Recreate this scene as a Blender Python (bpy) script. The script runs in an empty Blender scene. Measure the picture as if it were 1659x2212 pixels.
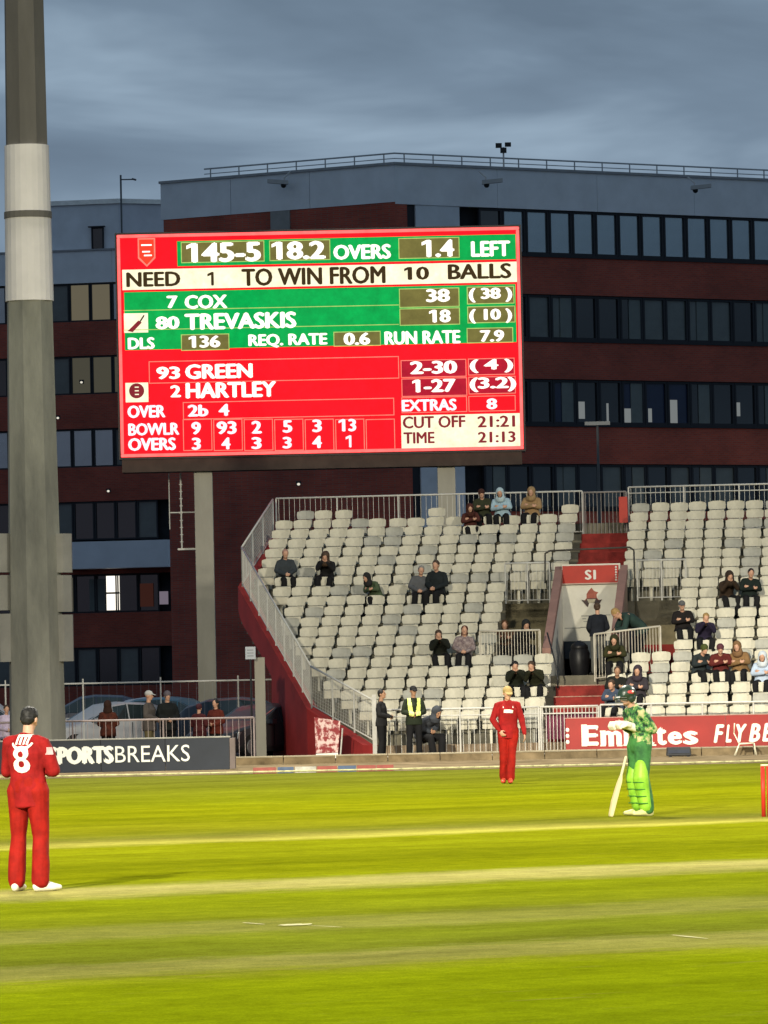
import bpy, bmesh, math, random
from mathutils import Vector, Matrix, noise as mnoise
from mathutils.bvhtree import BVHTree
random.seed(11)
sc = bpy.context.scene
col = sc.collection
# ------------------------------------------------------------------ camera
# picture units: the photograph measured 1659 wide x 2212 high
FPX = 11340.0; CX, CY = 829.5, 1106.0; HC = 2.2
ROLL = math.radians(1.2); PITCH = math.atan(334 / FPX)
cr, sr = math.cos(ROLL), math.sin(ROLL); cp, sp = math.cos(PITCH), math.sin(PITCH)
cam_d = bpy.data.cameras.new('camera'); cam = bpy.data.objects.new('camera', cam_d); col.objects.link(cam)
cam_d.sensor_fit = 'HORIZONTAL'; cam_d.sensor_width = 36; cam_d.lens = 36 * FPX / 1659
cam_d.clip_start = 1; cam_d.clip_end = 3000
_r = Vector((1, 0, 0)); _u = Vector((0, -sp, cp)); _f = Vector((0, cp, sp))
_cr = _r * cr - _u * sr; _cu = _r * sr + _u * cr
cam.matrix_world = Matrix(((_cr.x, _cu.x, -_f.x, 0), (_cr.y, _cu.y, -_f.y, 0), (_cr.z, _cu.z, -_f.z, HC), (0, 0, 0, 1)))
sc.camera = cam

def P(x, y, Y):
    """world point at depth Y that was measured at picture position x, y"""
    dx, dy = x - CX, y - CY
    U = dx * cr - dy * sr; V = -dx * sr - dy * cr
    d = Vector((U, FPX * cp - V * sp, FPX * sp + V * cp))
    d *= Y / d.y
    return Vector((d.x, d.y, d.z + HC))
def G(x, y):
    dx, dy = x - CX, y - CY
    U = dx * cr - dy * sr; V = -dx * sr - dy * cr
    d = Vector((U, FPX * cp - V * sp, FPX * sp + V * cp))
    d *= -HC / d.z
    return Vector((d.x, d.y, 0))

# ------------------------------------------------------------------ world: dusk sky with cloud
sc.view_settings.view_transform = 'Standard'
sc.view_settings.look = 'None'
sc.view_settings.exposure = 0.0
sc.view_settings.gamma = 1.0
w = bpy.data.worlds.new('World'); sc.world = w; w.use_nodes = True
nt = w.node_tree; nt.nodes.clear()
N = nt.nodes.new; L = nt.links.new
wo = N('ShaderNodeOutputWorld'); bg = N('ShaderNodeBackground'); L(bg.outputs[0], wo.inputs[0])
sky = N('ShaderNodeTexSky'); sky.sky_type = 'NISHITA'; sky.sun_disc = False
sky.sun_elevation = math.radians(1.5); sky.sun_rotation = math.radians(200); sky.air_density = 1.4
sk = N('ShaderNodeMix'); sk.data_type = 'RGBA'; sk.blend_type = 'MULTIPLY'; sk.inputs[0].default_value = 1
L(sky.outputs[0], sk.inputs[6]); sk.inputs[7].default_value = (0.05, 0.05, 0.05, 1)
tc = N('ShaderNodeTexCoord'); mp = N('ShaderNodeMapping'); L(tc.outputs['Generated'], mp.inputs[0])
mp.inputs['Scale'].default_value = (7, 7, 30); mp.inputs['Rotation'].default_value = (0, math.radians(-3), 0)
mp.inputs['Location'].default_value = (5.3, 2.4, 0.6)
n1 = N('ShaderNodeTexNoise'); L(mp.outputs[0], n1.inputs[0]); n1.inputs['Scale'].default_value = 1.0
n1.inputs['Detail'].default_value = 5; n1.inputs['Roughness'].default_value = 0.52; n1.inputs['Distortion'].default_value = 0.5
rp = N('ShaderNodeValToRGB'); L(n1.outputs[0], rp.inputs[0])
e = rp.color_ramp.elements
e[0].position = 0.37; e[0].color = (0.108, 0.162, 0.230, 1)
e[1].position = 0.66; e[1].color = (0.275, 0.375, 0.480, 1)
m_ = e.new(0.5); m_.color = (0.150, 0.218, 0.300, 1)
mx = N('ShaderNodeMix'); mx.data_type = 'RGBA'; mx.inputs[0].default_value = 0.88
L(sk.outputs[2], mx.inputs[6]); L(rp.outputs[0], mx.inputs[7]); L(mx.outputs[2], bg.inputs[0])
bg.inputs[1].default_value = 1.28

# ------------------------------------------------------------------ floodlights (positions of the ground's masts)
MASTS = [  # x, y, height, aim, energy, half cone deg, colour
    ('west', Vector((-38, -45, 46)), Vector((0, 57, 0)), 1.25e6, 12.2, (1.0, .93, .76)),
    ('south', Vector((72, -10, 46)), Vector((-1, 68, 0)), 2.6e5, 13, (1.0, .94, .80)),
    ('east', Vector((58, 124, 46)), Vector((0, 58, 0)), 3.2e5, 24, (1.0, .94, .80)),
    ('north', None, Vector((0, 78, 0)), 2.2e5, 50, (1.0, .93, .78)),
]
MX = P(80, 1500, 121.0).x
MASTS.append(('west', Vector((-38, -45, 46)), Vector((2, 128, 3)), 6.0e5, 6.6, (1.0, .90, .68)))
MASTS.append(('south', Vector((72, -10, 46)), Vector((3, 128, 3)), 3.6e5, 7.4, (1.0, .92, .76)))   # second bank of lamps on the same mast, on the far stand
def spot(loc, aim, energy, half, c):
    d = bpy.data.lights.new('floodlight', 'SPOT'); o = bpy.data.objects.new('floodlight', d); col.objects.link(o)
    d.energy = energy; d.color = c; d.spot_size = math.radians(2 * half); d.spot_blend = .4 if half < 10 else .25; d.shadow_soft_size = 3.2 if half < 10 else 1.5
    o.location = loc; o.rotation_euler = (aim - loc).to_track_quat('-Z', 'Y').to_euler()
    return o
for i, (n_, l_, a_, e_, h_, c_) in enumerate(MASTS):
    if l_ is None: l_ = Vector((MX, 121.0, 46)); MASTS[i] = (n_, l_, a_, e_, h_, c_)
    dv = (a_ - l_); dv.z = 0; dv.normalize()
    spot(l_ + dv * 2.4, a_, e_, h_, c_)

# ------------------------------------------------------------------ materials
def lin(r, g, b):
    f = lambda c: (c / 255 / 12.92) if c / 255 <= .04045 else ((c / 255 + .055) / 1.055) ** 2.4
    return (f(r), f(g), f(b))
MATS = {}
def mat(name, c, rough=.7, var=.12, vs=6., bump=0., bs=60., metal=0., spec=.3, stretch=None, emit=None, es=0., coat=0., c2=None):
    if name in MATS: return MATS[name]
    m = bpy.data.materials.new(name); m.use_nodes = True; t = m.node_tree; b = t.nodes['Principled BSDF']
    b.inputs['Roughness'].default_value = rough; b.inputs['Metallic'].default_value = metal
    b.inputs['Specular IOR Level'].default_value = spec
    if coat: b.inputs['Coat Weight'].default_value = coat
    if emit:
        b.inputs['Emission Color'].default_value = (*emit, 1); b.inputs['Emission Strength'].default_value = es
    if var > 0 or bump > 0:
        tc = t.nodes.new('ShaderNodeTexCoord'); mp = t.nodes.new('ShaderNodeMapping'); t.links.new(tc.outputs['Object'], mp.inputs[0])
        if stretch: mp.inputs['Scale'].default_value = stretch
        n = t.nodes.new('ShaderNodeTexNoise'); t.links.new(mp.outputs[0], n.inputs[0])
        n.inputs['Scale'].default_value = vs; n.inputs['Detail'].default_value = 6; n.inputs['Roughness'].default_value = .62
        r = t.nodes.new('ShaderNodeValToRGB'); t.links.new(n.outputs[0], r.inputs[0])
        lo = tuple(max(0, x * (1 - var * 1.6)) for x in c); hi = tuple(min(1, x * (1 + var * 1.6)) for x in (c2 or c))
        r.color_ramp.elements[0].position = .28; r.color_ramp.elements[0].color = (*lo, 1)
        r.color_ramp.elements[1].position = .74; r.color_ramp.elements[1].color = (*hi, 1)
        t.links.new(r.outputs[0], b.inputs['Base Color'])
        if bump > 0:
            n2 = t.nodes.new('ShaderNodeTexNoise'); t.links.new(mp.outputs[0], n2.inputs[0]); n2.inputs['Scale'].default_value = bs
            bp = t.nodes.new('ShaderNodeBump'); bp.inputs['Strength'].default_value = bump; bp.inputs['Distance'].default_value = .02
            t.links.new(n2.outputs[0], bp.inputs['Height']); t.links.new(bp.outputs[0], b.inputs['Normal'])
    else:
        b.inputs['Base Color'].default_value = (*c, 1)
    MATS[name] = m; return m
def emat(name, c, s):  # self-lit, no gloss
    if name in MATS: return MATS[name]
    m = bpy.data.materials.new(name); m.use_nodes = True; b = m.node_tree.nodes['Principled BSDF']
    b.inputs['Base Color'].default_value = (.01, .01, .01, 1); b.inputs['Roughness'].default_value = 1.; b.inputs['Specular IOR Level'].default_value = 0.
    b.inputs['Emission Color'].default_value = (*c, 1); b.inputs['Emission Strength'].default_value = s
    if name.startswith('led'):      # uneven lamps: brightness drifts over the face and from module to module
        t = m.node_tree; tc = t.nodes.new('ShaderNodeTexCoord'); n = t.nodes.new('ShaderNodeTexNoise'); t.links.new(tc.outputs['Object'], n.inputs[0]); n.inputs['Scale'].default_value = 2.2; n.inputs['Detail'].default_value = 7; n.inputs['Roughness'].default_value = .75
        r = t.nodes.new('ShaderNodeMapRange'); t.links.new(n.outputs[0], r.inputs[0]); r.inputs[1].default_value = .3; r.inputs[2].default_value = .7; r.inputs[3].default_value = s * .78; r.inputs[4].default_value = s * 1.25
        t.links.new(r.outputs[0], b.inputs['Emission Strength'])
    MATS[name] = m; return m

CONC = mat('concrete', (.30, .28, .23), .9, .22, 1.6, .25, 30)
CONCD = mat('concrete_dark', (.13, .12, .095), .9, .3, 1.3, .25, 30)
STEEL = mat('galvanised_steel', (.42, .42, .42), .45, .1, 9, metal=.5)
RAILW = mat('pale_rail_paint', (.50, .49, .45), .5, .08, 9)
BLACKM = mat('black_metal', (.015, .016, .018), .5, .2, 9)
REDP = mat('red_masonry_paint', (.30, .022, .020), .75, .16, 1.2, .1, 40)
REDS = mat('red_step_paint', (.20, .020, .016), .85, .3, 3, .2, 40)
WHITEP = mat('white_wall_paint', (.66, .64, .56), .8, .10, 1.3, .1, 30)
SEATM = mat('cream_seat_plastic', (.52, .49, .385), .5, .16, 2.2, .0, spec=.4)
SEATM2 = mat('faded_seat_plastic', (.33, .325, .28), .55, .14, 3, spec=.35)
GREYC = mat('blue_grey_cladding', (.57, .60, .65), .55, .07, .8, spec=.4)
DARKIN = mat('dark_interior', (.012, .014, .018), .9, .3, 1.5)
ASPH = mat('asphalt', (.045, .045, .048), .9, .25, 1.1, .3, 50)

# ------------------------------------------------------------------ object helpers
def tag(o, label=None, cat=None, group=None, kind=None):
    if label: o['label'] = label
    if cat: o['category'] = cat
    if group: o['group'] = group
    if kind: o['kind'] = kind
    return o
def empty(name, loc=(0, 0, 0), rz=0.):
    o = bpy.data.objects.new(name, None); col.objects.link(o); o.location = loc; o.rotation_euler = (0, 0, rz); o.empty_display_size = .2
    return o
def link_mesh(name, me, m=None, parent=None, loc=None, rot=None):
    if m is not None and len(me.materials) == 0: me.materials.append(m)
    o = bpy.data.objects.new(name, me); col.objects.link(o)
    if parent is not None: o.parent = parent
    if loc is not None: o.location = loc
    if rot is not None: o.rotation_euler = rot
    if m is not None and me.materials[0] is not m:
        o.material_slots[0].link = 'OBJECT'; o.material_slots[0].material = m
    return o
def copy_tree(o, parent=None):
    c = o.copy(); col.objects.link(c); c.parent = parent
    for ch in list(o.children): copy_tree(ch, c)
    return c

class MB:
    def __init__(s): s.v = []; s.f = []
    def add(s, vs, fs):
        b = len(s.v); s.v += [tuple(v) for v in vs]; s.f += [tuple(b + i for i in f) for f in fs]; return s
    def box(s, x0, x1, y0, y1, z0, z1):
        return s.add([(x0, y0, z0), (x1, y0, z0), (x1, y1, z0), (x0, y1, z0), (x0, y0, z1), (x1, y0, z1), (x1, y1, z1), (x0, y1, z1)],
                     [(0, 3, 2, 1), (4, 5, 6, 7), (0, 1, 5, 4), (1, 2, 6, 5), (2, 3, 7, 6), (3, 0, 4, 7)])
    def hexa(s, p):  # 8 points: bottom ring then top ring
        return s.add(p, [(0, 3, 2, 1), (4, 5, 6, 7), (0, 1, 5, 4), (1, 2, 6, 5), (2, 3, 7, 6), (3, 0, 4, 7)])
    def prism(s, poly, z0, z1):
        n = len(poly)
        return s.add([(x, y, z0) for x, y in poly] + [(x, y, z1) for x, y in poly],
                     [tuple(range(n - 1, -1, -1)), tuple(range(n, 2 * n))] + [(i, (i + 1) % n, n + (i + 1) % n, n + i) for i in range(n)])
    def bar(s, a, b, r, n=6, r2=None):
        a = Vector(a); b = Vector(b); d = (b - a)
        if d.length < 1e-6: return s
        d.normalize(); u = d.orthogonal().normalized(); v = d.cross(u); r2 = r if r2 is None else r2
        vs = [a + (u * math.cos(2 * math.pi * i / n) + v * math.sin(2 * math.pi * i / n)) * r for i in range(n)]
        vs += [b + (u * math.cos(2 * math.pi * i / n) + v * math.sin(2 * math.pi * i / n)) * r2 for i in range(n)]
        return s.add(vs, [tuple(range(n - 1, -1, -1)), tuple(range(n, 2 * n))] + [(i, (i + 1) % n, n + (i + 1) % n, n + i) for i in range(n)])
    def path(s, pts, r, n=6):
        for a, b in zip(pts[:-1], pts[1:]): s.bar(a, b, r, n)
        return s
    def loft(s, pts, radii, n=12, side=None, cap=True):
        pts = [Vector(p) for p in pts]; rings = []
        if cap:
            r0 = radii[0] if isinstance(radii[0], tuple) else (radii[0],) * 2
            r1 = radii[-1] if isinstance(radii[-1], tuple) else (radii[-1],) * 2
            d0 = (pts[0] - pts[1]).normalized(); d1 = (pts[-1] - pts[-2]).normalized()
            m0, m1 = min(r0), min(r1)
            pts = [pts[0] + d0 * m0 * .95, pts[0] + d0 * m0 * .6] + pts + [pts[-1] + d1 * m1 * .6, pts[-1] + d1 * m1 * .95]
            radii = [tuple(x * .25 for x in r0), tuple(x * .78 for x in r0)] + list(radii) + [tuple(x * .78 for x in r1), tuple(x * .25 for x in r1)]
        for i, p in enumerate(pts):
            a = pts[max(0, i - 1)]; b = pts[min(len(pts) - 1, i + 1)]; d = (b - a).normalized()
            sd = Vector(side) if side is not None else d.orthogonal()
            if side is None and i: sd = last
            u = (sd - d * sd.dot(d))
            u = u.normalized() if u.length > 1e-5 else d.orthogonal().normalized()
            last = u; v = d.cross(u)
            rr = radii[i] if isinstance(radii[i], tuple) else (radii[i],) * 2
            rings.append([p + u * math.cos(2 * math.pi * k / n) * rr[0] + v * math.sin(2 * math.pi * k / n) * rr[1] for k in range(n)])
        vs = [q for r in rings for q in r]; fs = [tuple(range(n - 1, -1, -1)), tuple(len(vs) - n + k for k in range(n))]
        for i in range(len(rings) - 1):
            for k in range(n):
                k2 = (k + 1) % n; fs.append((i * n + k, i * n + k2, (i + 1) * n + k2, (i + 1) * n + k))
        return s.add(vs, fs)
    def ball(s, c, r, nu=14, nv=9, rot=None):
        r = r if isinstance(r, tuple) else (r, r, r); c = Vector(c)
        vs = [Vector((0, 0, -r[2]))]
        for j in range(1, nv):
            a = -math.pi / 2 + math.pi * j / nv
            for i in range(nu):
                b = 2 * math.pi * i / nu; vs.append(Vector((r[0] * math.cos(a) * math.cos(b), r[1] * math.cos(a) * math.sin(b), r[2] * math.sin(a))))
        vs.append(Vector((0, 0, r[2]))); fs = []
        for i in range(nu): fs.append((0, 1 + (i + 1) % nu, 1 + i))
        for j in range(nv - 2):
            for i in range(nu):
                a = 1 + j * nu + i; b = 1 + j * nu + (i + 1) % nu; fs.append((a, b, b + nu, a + nu))
        t = 1 + (nv - 2) * nu
        for i in range(nu): fs.append((t + i, t + (i + 1) % nu, len(vs) - 1))
        if rot is not None: vs = [rot @ v for v in vs]
        return s.add([v + c for v in vs], fs)
    def mesh(s, name, smooth=False):
        me = bpy.data.meshes.new(name); me.from_pydata(s.v, [], s.f); me.update()
        if smooth: me.polygons.foreach_set('use_smooth', [True] * len(me.polygons))
        return me
    def build(s, name, m, parent=None, smooth=False, loc=None, rot=None):
        return link_mesh(name, s.mesh(name, smooth), m, parent, loc, rot)

def bevel_mesh(me, w_, seg=1):
    bm = bmesh.new(); bm.from_mesh(me)
    bmesh.ops.bevel(bm, geom=bm.edges[:], offset=w_, segments=seg, affect='EDGES', profile=.5)
    bm.to_mesh(me); bm.free(); return me

_tc = {}
def text_mesh(s, off=0., shear=0., ext=.0, key='', res=3):
    """lettering as a mesh in the x-z plane facing -y, bounds 0..1 x 0..1; returns mesh and aspect"""
    c = bpy.data.curves.new('lettering', 'FONT'); c.body = s; c.offset = off; c.shear = shear; c.extrude = ext; c.resolution_u = res
    o = bpy.data.objects.new('tmp', c); col.objects.link(o)
    dg = bpy.context.evaluated_depsgraph_get(); me = bpy.data.meshes.new_from_object(o.evaluated_get(dg))
    bpy.data.objects.remove(o); bpy.data.curves.remove(c)
    return me
def place_text(s, m, parent, x0, x1, z0, z1, y, off=.02, shear=0., name='lettering', depth=.02):
    me = text_mesh(s, 0, shear, .5)
    if off > 0:     # bold: the same glyphs struck three times, each a hair further out
        bm = bmesh.new(); bm.from_mesh(me); geo = bm.verts[:] + bm.edges[:] + bm.faces[:]
        for k_, (sx, sy) in enumerate(((off, 0), (-off, 0), (0, off * .5), (0, -off * .5))):
            d_ = bmesh.ops.duplicate(bm, geom=geo)
            for v in d_['geom']:
                if isinstance(v, bmesh.types.BMVert): v.co += Vector((sx, sy, .04 * (k_ + 1)))
        bm.to_mesh(me); bm.free()
    xs = [v.co.x for v in me.vertices]; ys = [v.co.y for v in me.vertices]
    ax, bx, ay, by = min(xs), max(xs), min(ys), max(ys)
    for v in me.vertices:
        X = x0 + (v.co.x - ax) / (bx - ax) * (x1 - x0); Z = z0 + (v.co.y - ay) / (by - ay) * (z1 - z0)
        v.co = (X, y - (v.co.z + .5) * depth, Z)
    me.materials.clear()
    return link_mesh(name, me, m, parent)
# ================================================================== ground
STR = Vector((-.454, .891, 0))           # across the wickets and mown bands
def grass_material():
    m = bpy.data.materials.new('outfield_grass'); m.use_nodes = True; t = m.node_tree; b = t.nodes['Principled BSDF']
    b.inputs['Roughness'].default_value = .85; b.inputs['Specular IOR Level'].default_value = 0.
    N, L = t.nodes.new, t.links.new
    tc = N('ShaderNodeTexCoord')
    dot = N('ShaderNodeVectorMath'); dot.operation = 'DOT_PRODUCT'; L(tc.outputs['Object'], dot.inputs[0]); dot.inputs[1].default_value = STR
    al = N('ShaderNodeVectorMath'); al.operation = 'DOT_PRODUCT'; L(tc.outputs['Object'], al.inputs[0]); al.inputs[1].default_value = (.891, .454, 0)
    cmb = N('ShaderNodeCombineXYZ'); L(al.outputs['Value'], cmb.inputs[0]); L(dot.outputs['Value'], cmb.inputs[1])
    def noise(sx, sy, det=4, rough=.6):
        mp = N('ShaderNodeMapping'); L(cmb.outputs[0], mp.inputs[0]); mp.inputs['Scale'].default_value = (sx, sy, 1)
        n = N('ShaderNodeTexNoise'); L(mp.outputs[0], n.inputs[0]); n.inputs['Scale'].default_value = 1; n.inputs['Detail'].default_value = det
        n.inputs['Roughness'].default_value = rough; return n
    wob = noise(.35, .5, 3)
    a1 = N('ShaderNodeMath'); a1.operation = 'MULTIPLY_ADD'; L(wob.outputs[0], a1.inputs[0]); a1.inputs[1].default_value = 1.3; L(dot.outputs['Value'], a1.inputs[2])
    wob2 = noise(2.2, 5, 4, .7); a2 = N('ShaderNodeMath'); a2.operation = 'MULTIPLY_ADD'; L(wob2.outputs[0], a2.inputs[0]); a2.inputs[1].default_value = 1.5; L(a1.outputs[0], a2.inputs[2]); a1 = a2
    mr = N('ShaderNodeMapRange'); L(a1.outputs[0], mr.inputs[0]); mr.inputs[1].default_value = 21.4; mr.inputs[2].default_value = 111.4
    rp = N('ShaderNodeValToRGB'); L(mr.outputs[0], rp.inputs[0]); cr_ = rp.color_ramp
    bands = [(20, (.110, .135, .003)), (27.5, (.125, .150, .003)), (30.5, (.155, .180, .003)), (33.6, (.180, .205, .004)), (34.6, (.185, .190, .012)),
             (34.9, (.205, .190, .040)), (36.4, (.205, .187, .046)), (36.7, (.125, .135, .012)), (38.6, (.140, .155, .010)), (39.4, (.150, .160, .014)),
             (40.0, (.198, .188, .038)), (41.3, (.185, .178, .032)), (42.2, (.145, .155, .008)), (44.5, (.175, .190, .006)), (46.6, (.180, .195, .006)),
             (47.8, (.36, .31, .09)), (49.0, (.39, .33, .105)), (50.0, (.215, .225, .006)), (52.0, (.185, .190, .004)), (54.2, (.165, .170, .004)),
             (56.5, (.225, .228, .006)), (60.5, (.215, .215, .006)), (61.4, (.44, .38, .07)), (62.4, (.30, .26, .045)), (63.4, (.165, .155, .022)),
             (65.0, (.185, .180, .010)), (67.2, (.215, .205, .008)), (70.5, (.165, .165, .004)), (75.5, (.195, .195, .004)), (79.5, (.135, .140, .004)),
             (87.0, (.135, .138, .008)), (100., (.110, .110, .016))]
    bands = [(q, (c[0] * .97, c[1] * 1.035, c[2])) for q, c in bands]
    while len(cr_.elements) > 1: cr_.elements.remove(cr_.elements[-1])
    for i, (q, c) in enumerate(bands):
        el = cr_.elements[0] if i == 0 else cr_.elements.new((q - 20) / 90)
        el.position = (q - 20) / 90; el.color = (*c, 1)
    def mul(a, n, lo, hi, p0=.3, p1=.7):
        r = N('ShaderNodeMapRange'); L(n.outputs[0], r.inputs[0]); r.inputs[1].default_value = p0; r.inputs[2].default_value = p1
        r.inputs[3].default_value = lo; r.inputs[4].default_value = hi
        m_ = N('ShaderNodeMix'); m_.data_type = 'RGBA'; m_.blend_type = 'MULTIPLY'; m_.inputs[0].default_value = 1
        L(a, m_.inputs[6]); L(r.outputs[0], m_.inputs[7]); return m_.outputs[2]
    c = mul(rp.outputs[0], noise(.09, .45, 5), .82, 1.16)
    c = mul(c, noise(.55, .8, 5, .7), .80, 1.18); c = mul(c, noise(3.1, 3.3, 4, .7), .84, 1.15)
    c = mul(c, noise(14, 12, 4, .75), .86, 1.15)
    c = mul(c, noise(46, 42, 3, .8), .72, 1.28)
    # worn earthy flecks, mostly on the cut strips
    fl = noise(.8, 5, 5, .75); r2 = N('ShaderNodeMapRange'); L(fl.outputs[0], r2.inputs[0]); r2.inputs[1].default_value = .60; r2.inputs[2].default_value = .72; r2.inputs[4].default_value = .35
    mx = N('ShaderNodeMix'); mx.data_type = 'RGBA'; L(r2.outputs[0], mx.inputs[0]); L(c, mx.inputs[6]); mx.inputs[7].default_value = (.22, .19, .06, 1)
    L(mx.outputs[2], b.inputs['Base Color'])
    bn = noise(60, 60, 3, .8); bp = N('ShaderNodeBump'); bp.inputs['Strength'].default_value = .5; bp.inputs['Distance'].default_value = .03
    L(bn.outputs[0], bp.inputs['Height']); L(bp.outputs[0], b.inputs['Normal'])
    return m
GRASS = grass_material()
def grid_sheet(name, x0, x1, y0, y1, z, m, n=1):
    mb = MB(); mb.add([(x0, y0, z), (x1, y0, z), (x1, y1, z), (x0, y1, z)], [(0, 1, 2, 3)])
    return tag(mb.build(name, m), kind='structure')
# front edge of the perimeter: a very slightly skewed line
EL, ER = G(0, 1684), G(1659, 1648)
def edgeY(X): return EL.y + (ER.y - EL.y) * (X - EL.x) / (ER.x - EL.x)
mb = MB(); mb.add([(-600, -400, -.03), (600, -400, -.03), (600, 1500, -.03), (-600, 1500, -.03)], [(0, 1, 2, 3)])
tag(mb.build('ground', ASPH), kind='structure')
mb = MB(); mb.add([(-90, -60, 0), (90, -60, 0), (90, edgeY(90) , 0), (-90, edgeY(-90), 0)], [(0, 1, 2, 3)])
tag(mb.build('outfield', GRASS), kind='structure')
WALKM = mat('perimeter_concrete', (.12, .095, .055), .92, .3, 1.1, .3, 26, c2=(.17, .13, .08), spec=0.)
mb = MB(); mb.add([(-60, edgeY(-60), .004), (60, edgeY(60), .004), (60, 126, .004), (-60, 126, .004)], [(0, 1, 2, 3)])
tag(mb.build('perimeter_path', WALKM), kind='structure')
# far ground line: low dark hedge line so that the gap under the building never shows void
# painted creases and scuffs on the square
CHALK = mat('chalk_paint', (.42, .40, .17), .9, .25, 30)
def scuff(x0, y0, x1, y1, wd):
    a, b = G(x0, y0), G(x1, y1); d = (b - a).normalized(); n_ = Vector((-d.y, d.x, 0)) * wd / 2
    pts = []; k = 10
    for i in range(k + 1):
        t_ = i / k; p = a.lerp(b, t_); s_ = math.sin(math.pi * min(1, max(.06, t_ * .94 + .03))) ** .5 * random.uniform(.6, 1.1); pts.append((p + n_ * s_, p - n_ * s_))
    mb = MB()
    for i in range(k):
        (p0, q0), (p1, q1) = pts[i], pts[i + 1]
        mb.add([(q0.x, q0.y, .006), (q1.x, q1.y, .006), (p1.x, p1.y, .006), (p0.x, p0.y, .006)], [(0, 1, 2, 3)])
    return tag(mb.build('crease_marking', CHALK), kind='structure')
for a in [(524, 1994, 572, 1998, .05), (613, 1998, 664, 1999, .36), (664, 2000, 740, 2004, .035), (1452, 2021, 1530, 2029, .05)]:
    scuff(*a)

# ================================================================== kerb and boundary rope
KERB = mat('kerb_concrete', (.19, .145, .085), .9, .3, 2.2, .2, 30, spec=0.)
k0, k1 = P(500, 1648, 120.6), P(1750, 1625, 120.6)
kb = empty('kerb', (0, 0, 0)); tag(kb, 'low concrete kerb running along the foot of the seating stand', 'kerb')
x = k0.x; i = 0
while x < k1.x:
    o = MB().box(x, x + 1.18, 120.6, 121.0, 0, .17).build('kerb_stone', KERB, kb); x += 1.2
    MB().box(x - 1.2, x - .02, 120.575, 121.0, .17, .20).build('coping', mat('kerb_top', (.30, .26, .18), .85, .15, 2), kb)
ROPE = mat('boundary_rope_cream', (.40, .38, .20), .8, .2, 12)
mb = MB(); pts = []
for i in range(90):
    X = -14 + i * .31; pts.append(Vector((X, edgeY(X) - .12 + .03 * mnoise.noise(Vector((X * .7, 0, 0))), .045)))
mb.path(pts, .020, 6)
tag(mb.build('boundary_rope', ROPE, smooth=True), 'thin cream rope lying along the far edge of the grass', 'rope')
FB, FR, FW = mat('foam_blue', (.03, .05, .09), .7, .2, 8), mat('foam_red', (.16, .03, .02), .7, .2, 8), mat('foam_white', (.25, .24, .20), .7, .2, 8)
segs = [(556, 604, FR, 'red'), (606, 640, FB, 'blue'), (642, 686, FW, 'white'), (688, 730, FR, 'red'), (732, 770, FB, 'blue'), (772, 812, FR, 'red'), (814, 850, FR, 'red')]
for i, (xa, xb, m_, cn) in enumerate(segs):
    a, b = G(xa, 1664.5), G(xb, 1663.5); a.y = edgeY(a.x) + .25; b.y = edgeY(b.x) + .25
    me_ = MB(); me_.add([(a.x, a.y - .1, .005), (b.x, b.y - .1, .005), (b.x, b.y + .1, .005), (a.x, a.y + .1, .005), (a.x, a.y, .13), (b.x, b.y, .13)],
                        [(0, 3, 2, 1), (0, 1, 5, 4), (2, 3, 4, 5), (0, 4, 3), (1, 2, 5)])
    lab = ['reddish boundary foam wedge, leftmost of its row below the red stand wall', 'dark blue boundary foam wedge, left of the pale one', 'pale boundary foam wedge on the grass edge below the banner',
           'red boundary foam wedge just right of the pale one', 'dark blue boundary foam wedge left of the standing man in black', 'red boundary foam wedge at the feet of the standing man in black',
           'red boundary foam wedge, rightmost, beside the seated steward in grey'][i]
    tag(me_.build('boundary_foam', m_), lab, 'boundary foam', 'foam wedges on the boundary')

# ================================================================== floodlight masts
MASTC = mat('mast_concrete', (.115, .12, .11), .9, .25, .9, .2, 20, stretch=(1, 1, .25), c2=(.155, .157, .135))
MASTC2 = mat('mast_steel_upper', (.075, .072, .066), .8, .2, .9, .1, 20, stretch=(1, 1, .2))
MASTW = mat('mast_white_band', (.45, .44, .44), .7, .08, .8)
CABM = mat('cabinet_grey', (.19, .19, .175), .7, .1, 1.2)
def octa(mb, x, y, z0, r0, z1, r1, n=8, ph=0.0):
    vs = [(x + r0 * math.cos(ph + 2 * math.pi * i / n), y + r0 * math.sin(ph + 2 * math.pi * i / n), z0) for i in range(n)]
    vs += [(x + r1 * math.cos(ph + 2 * math.pi * i / n), y + r1 * math.sin(ph + 2 * math.pi * i / n), z1) for i in range(n)]
    mb.add(vs, [tuple(range(n - 1, -1, -1)), tuple(range(n, 2 * n))] + [(i, (i + 1) % n, n + (i + 1) % n, n + i) for i in range(n)])
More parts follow.
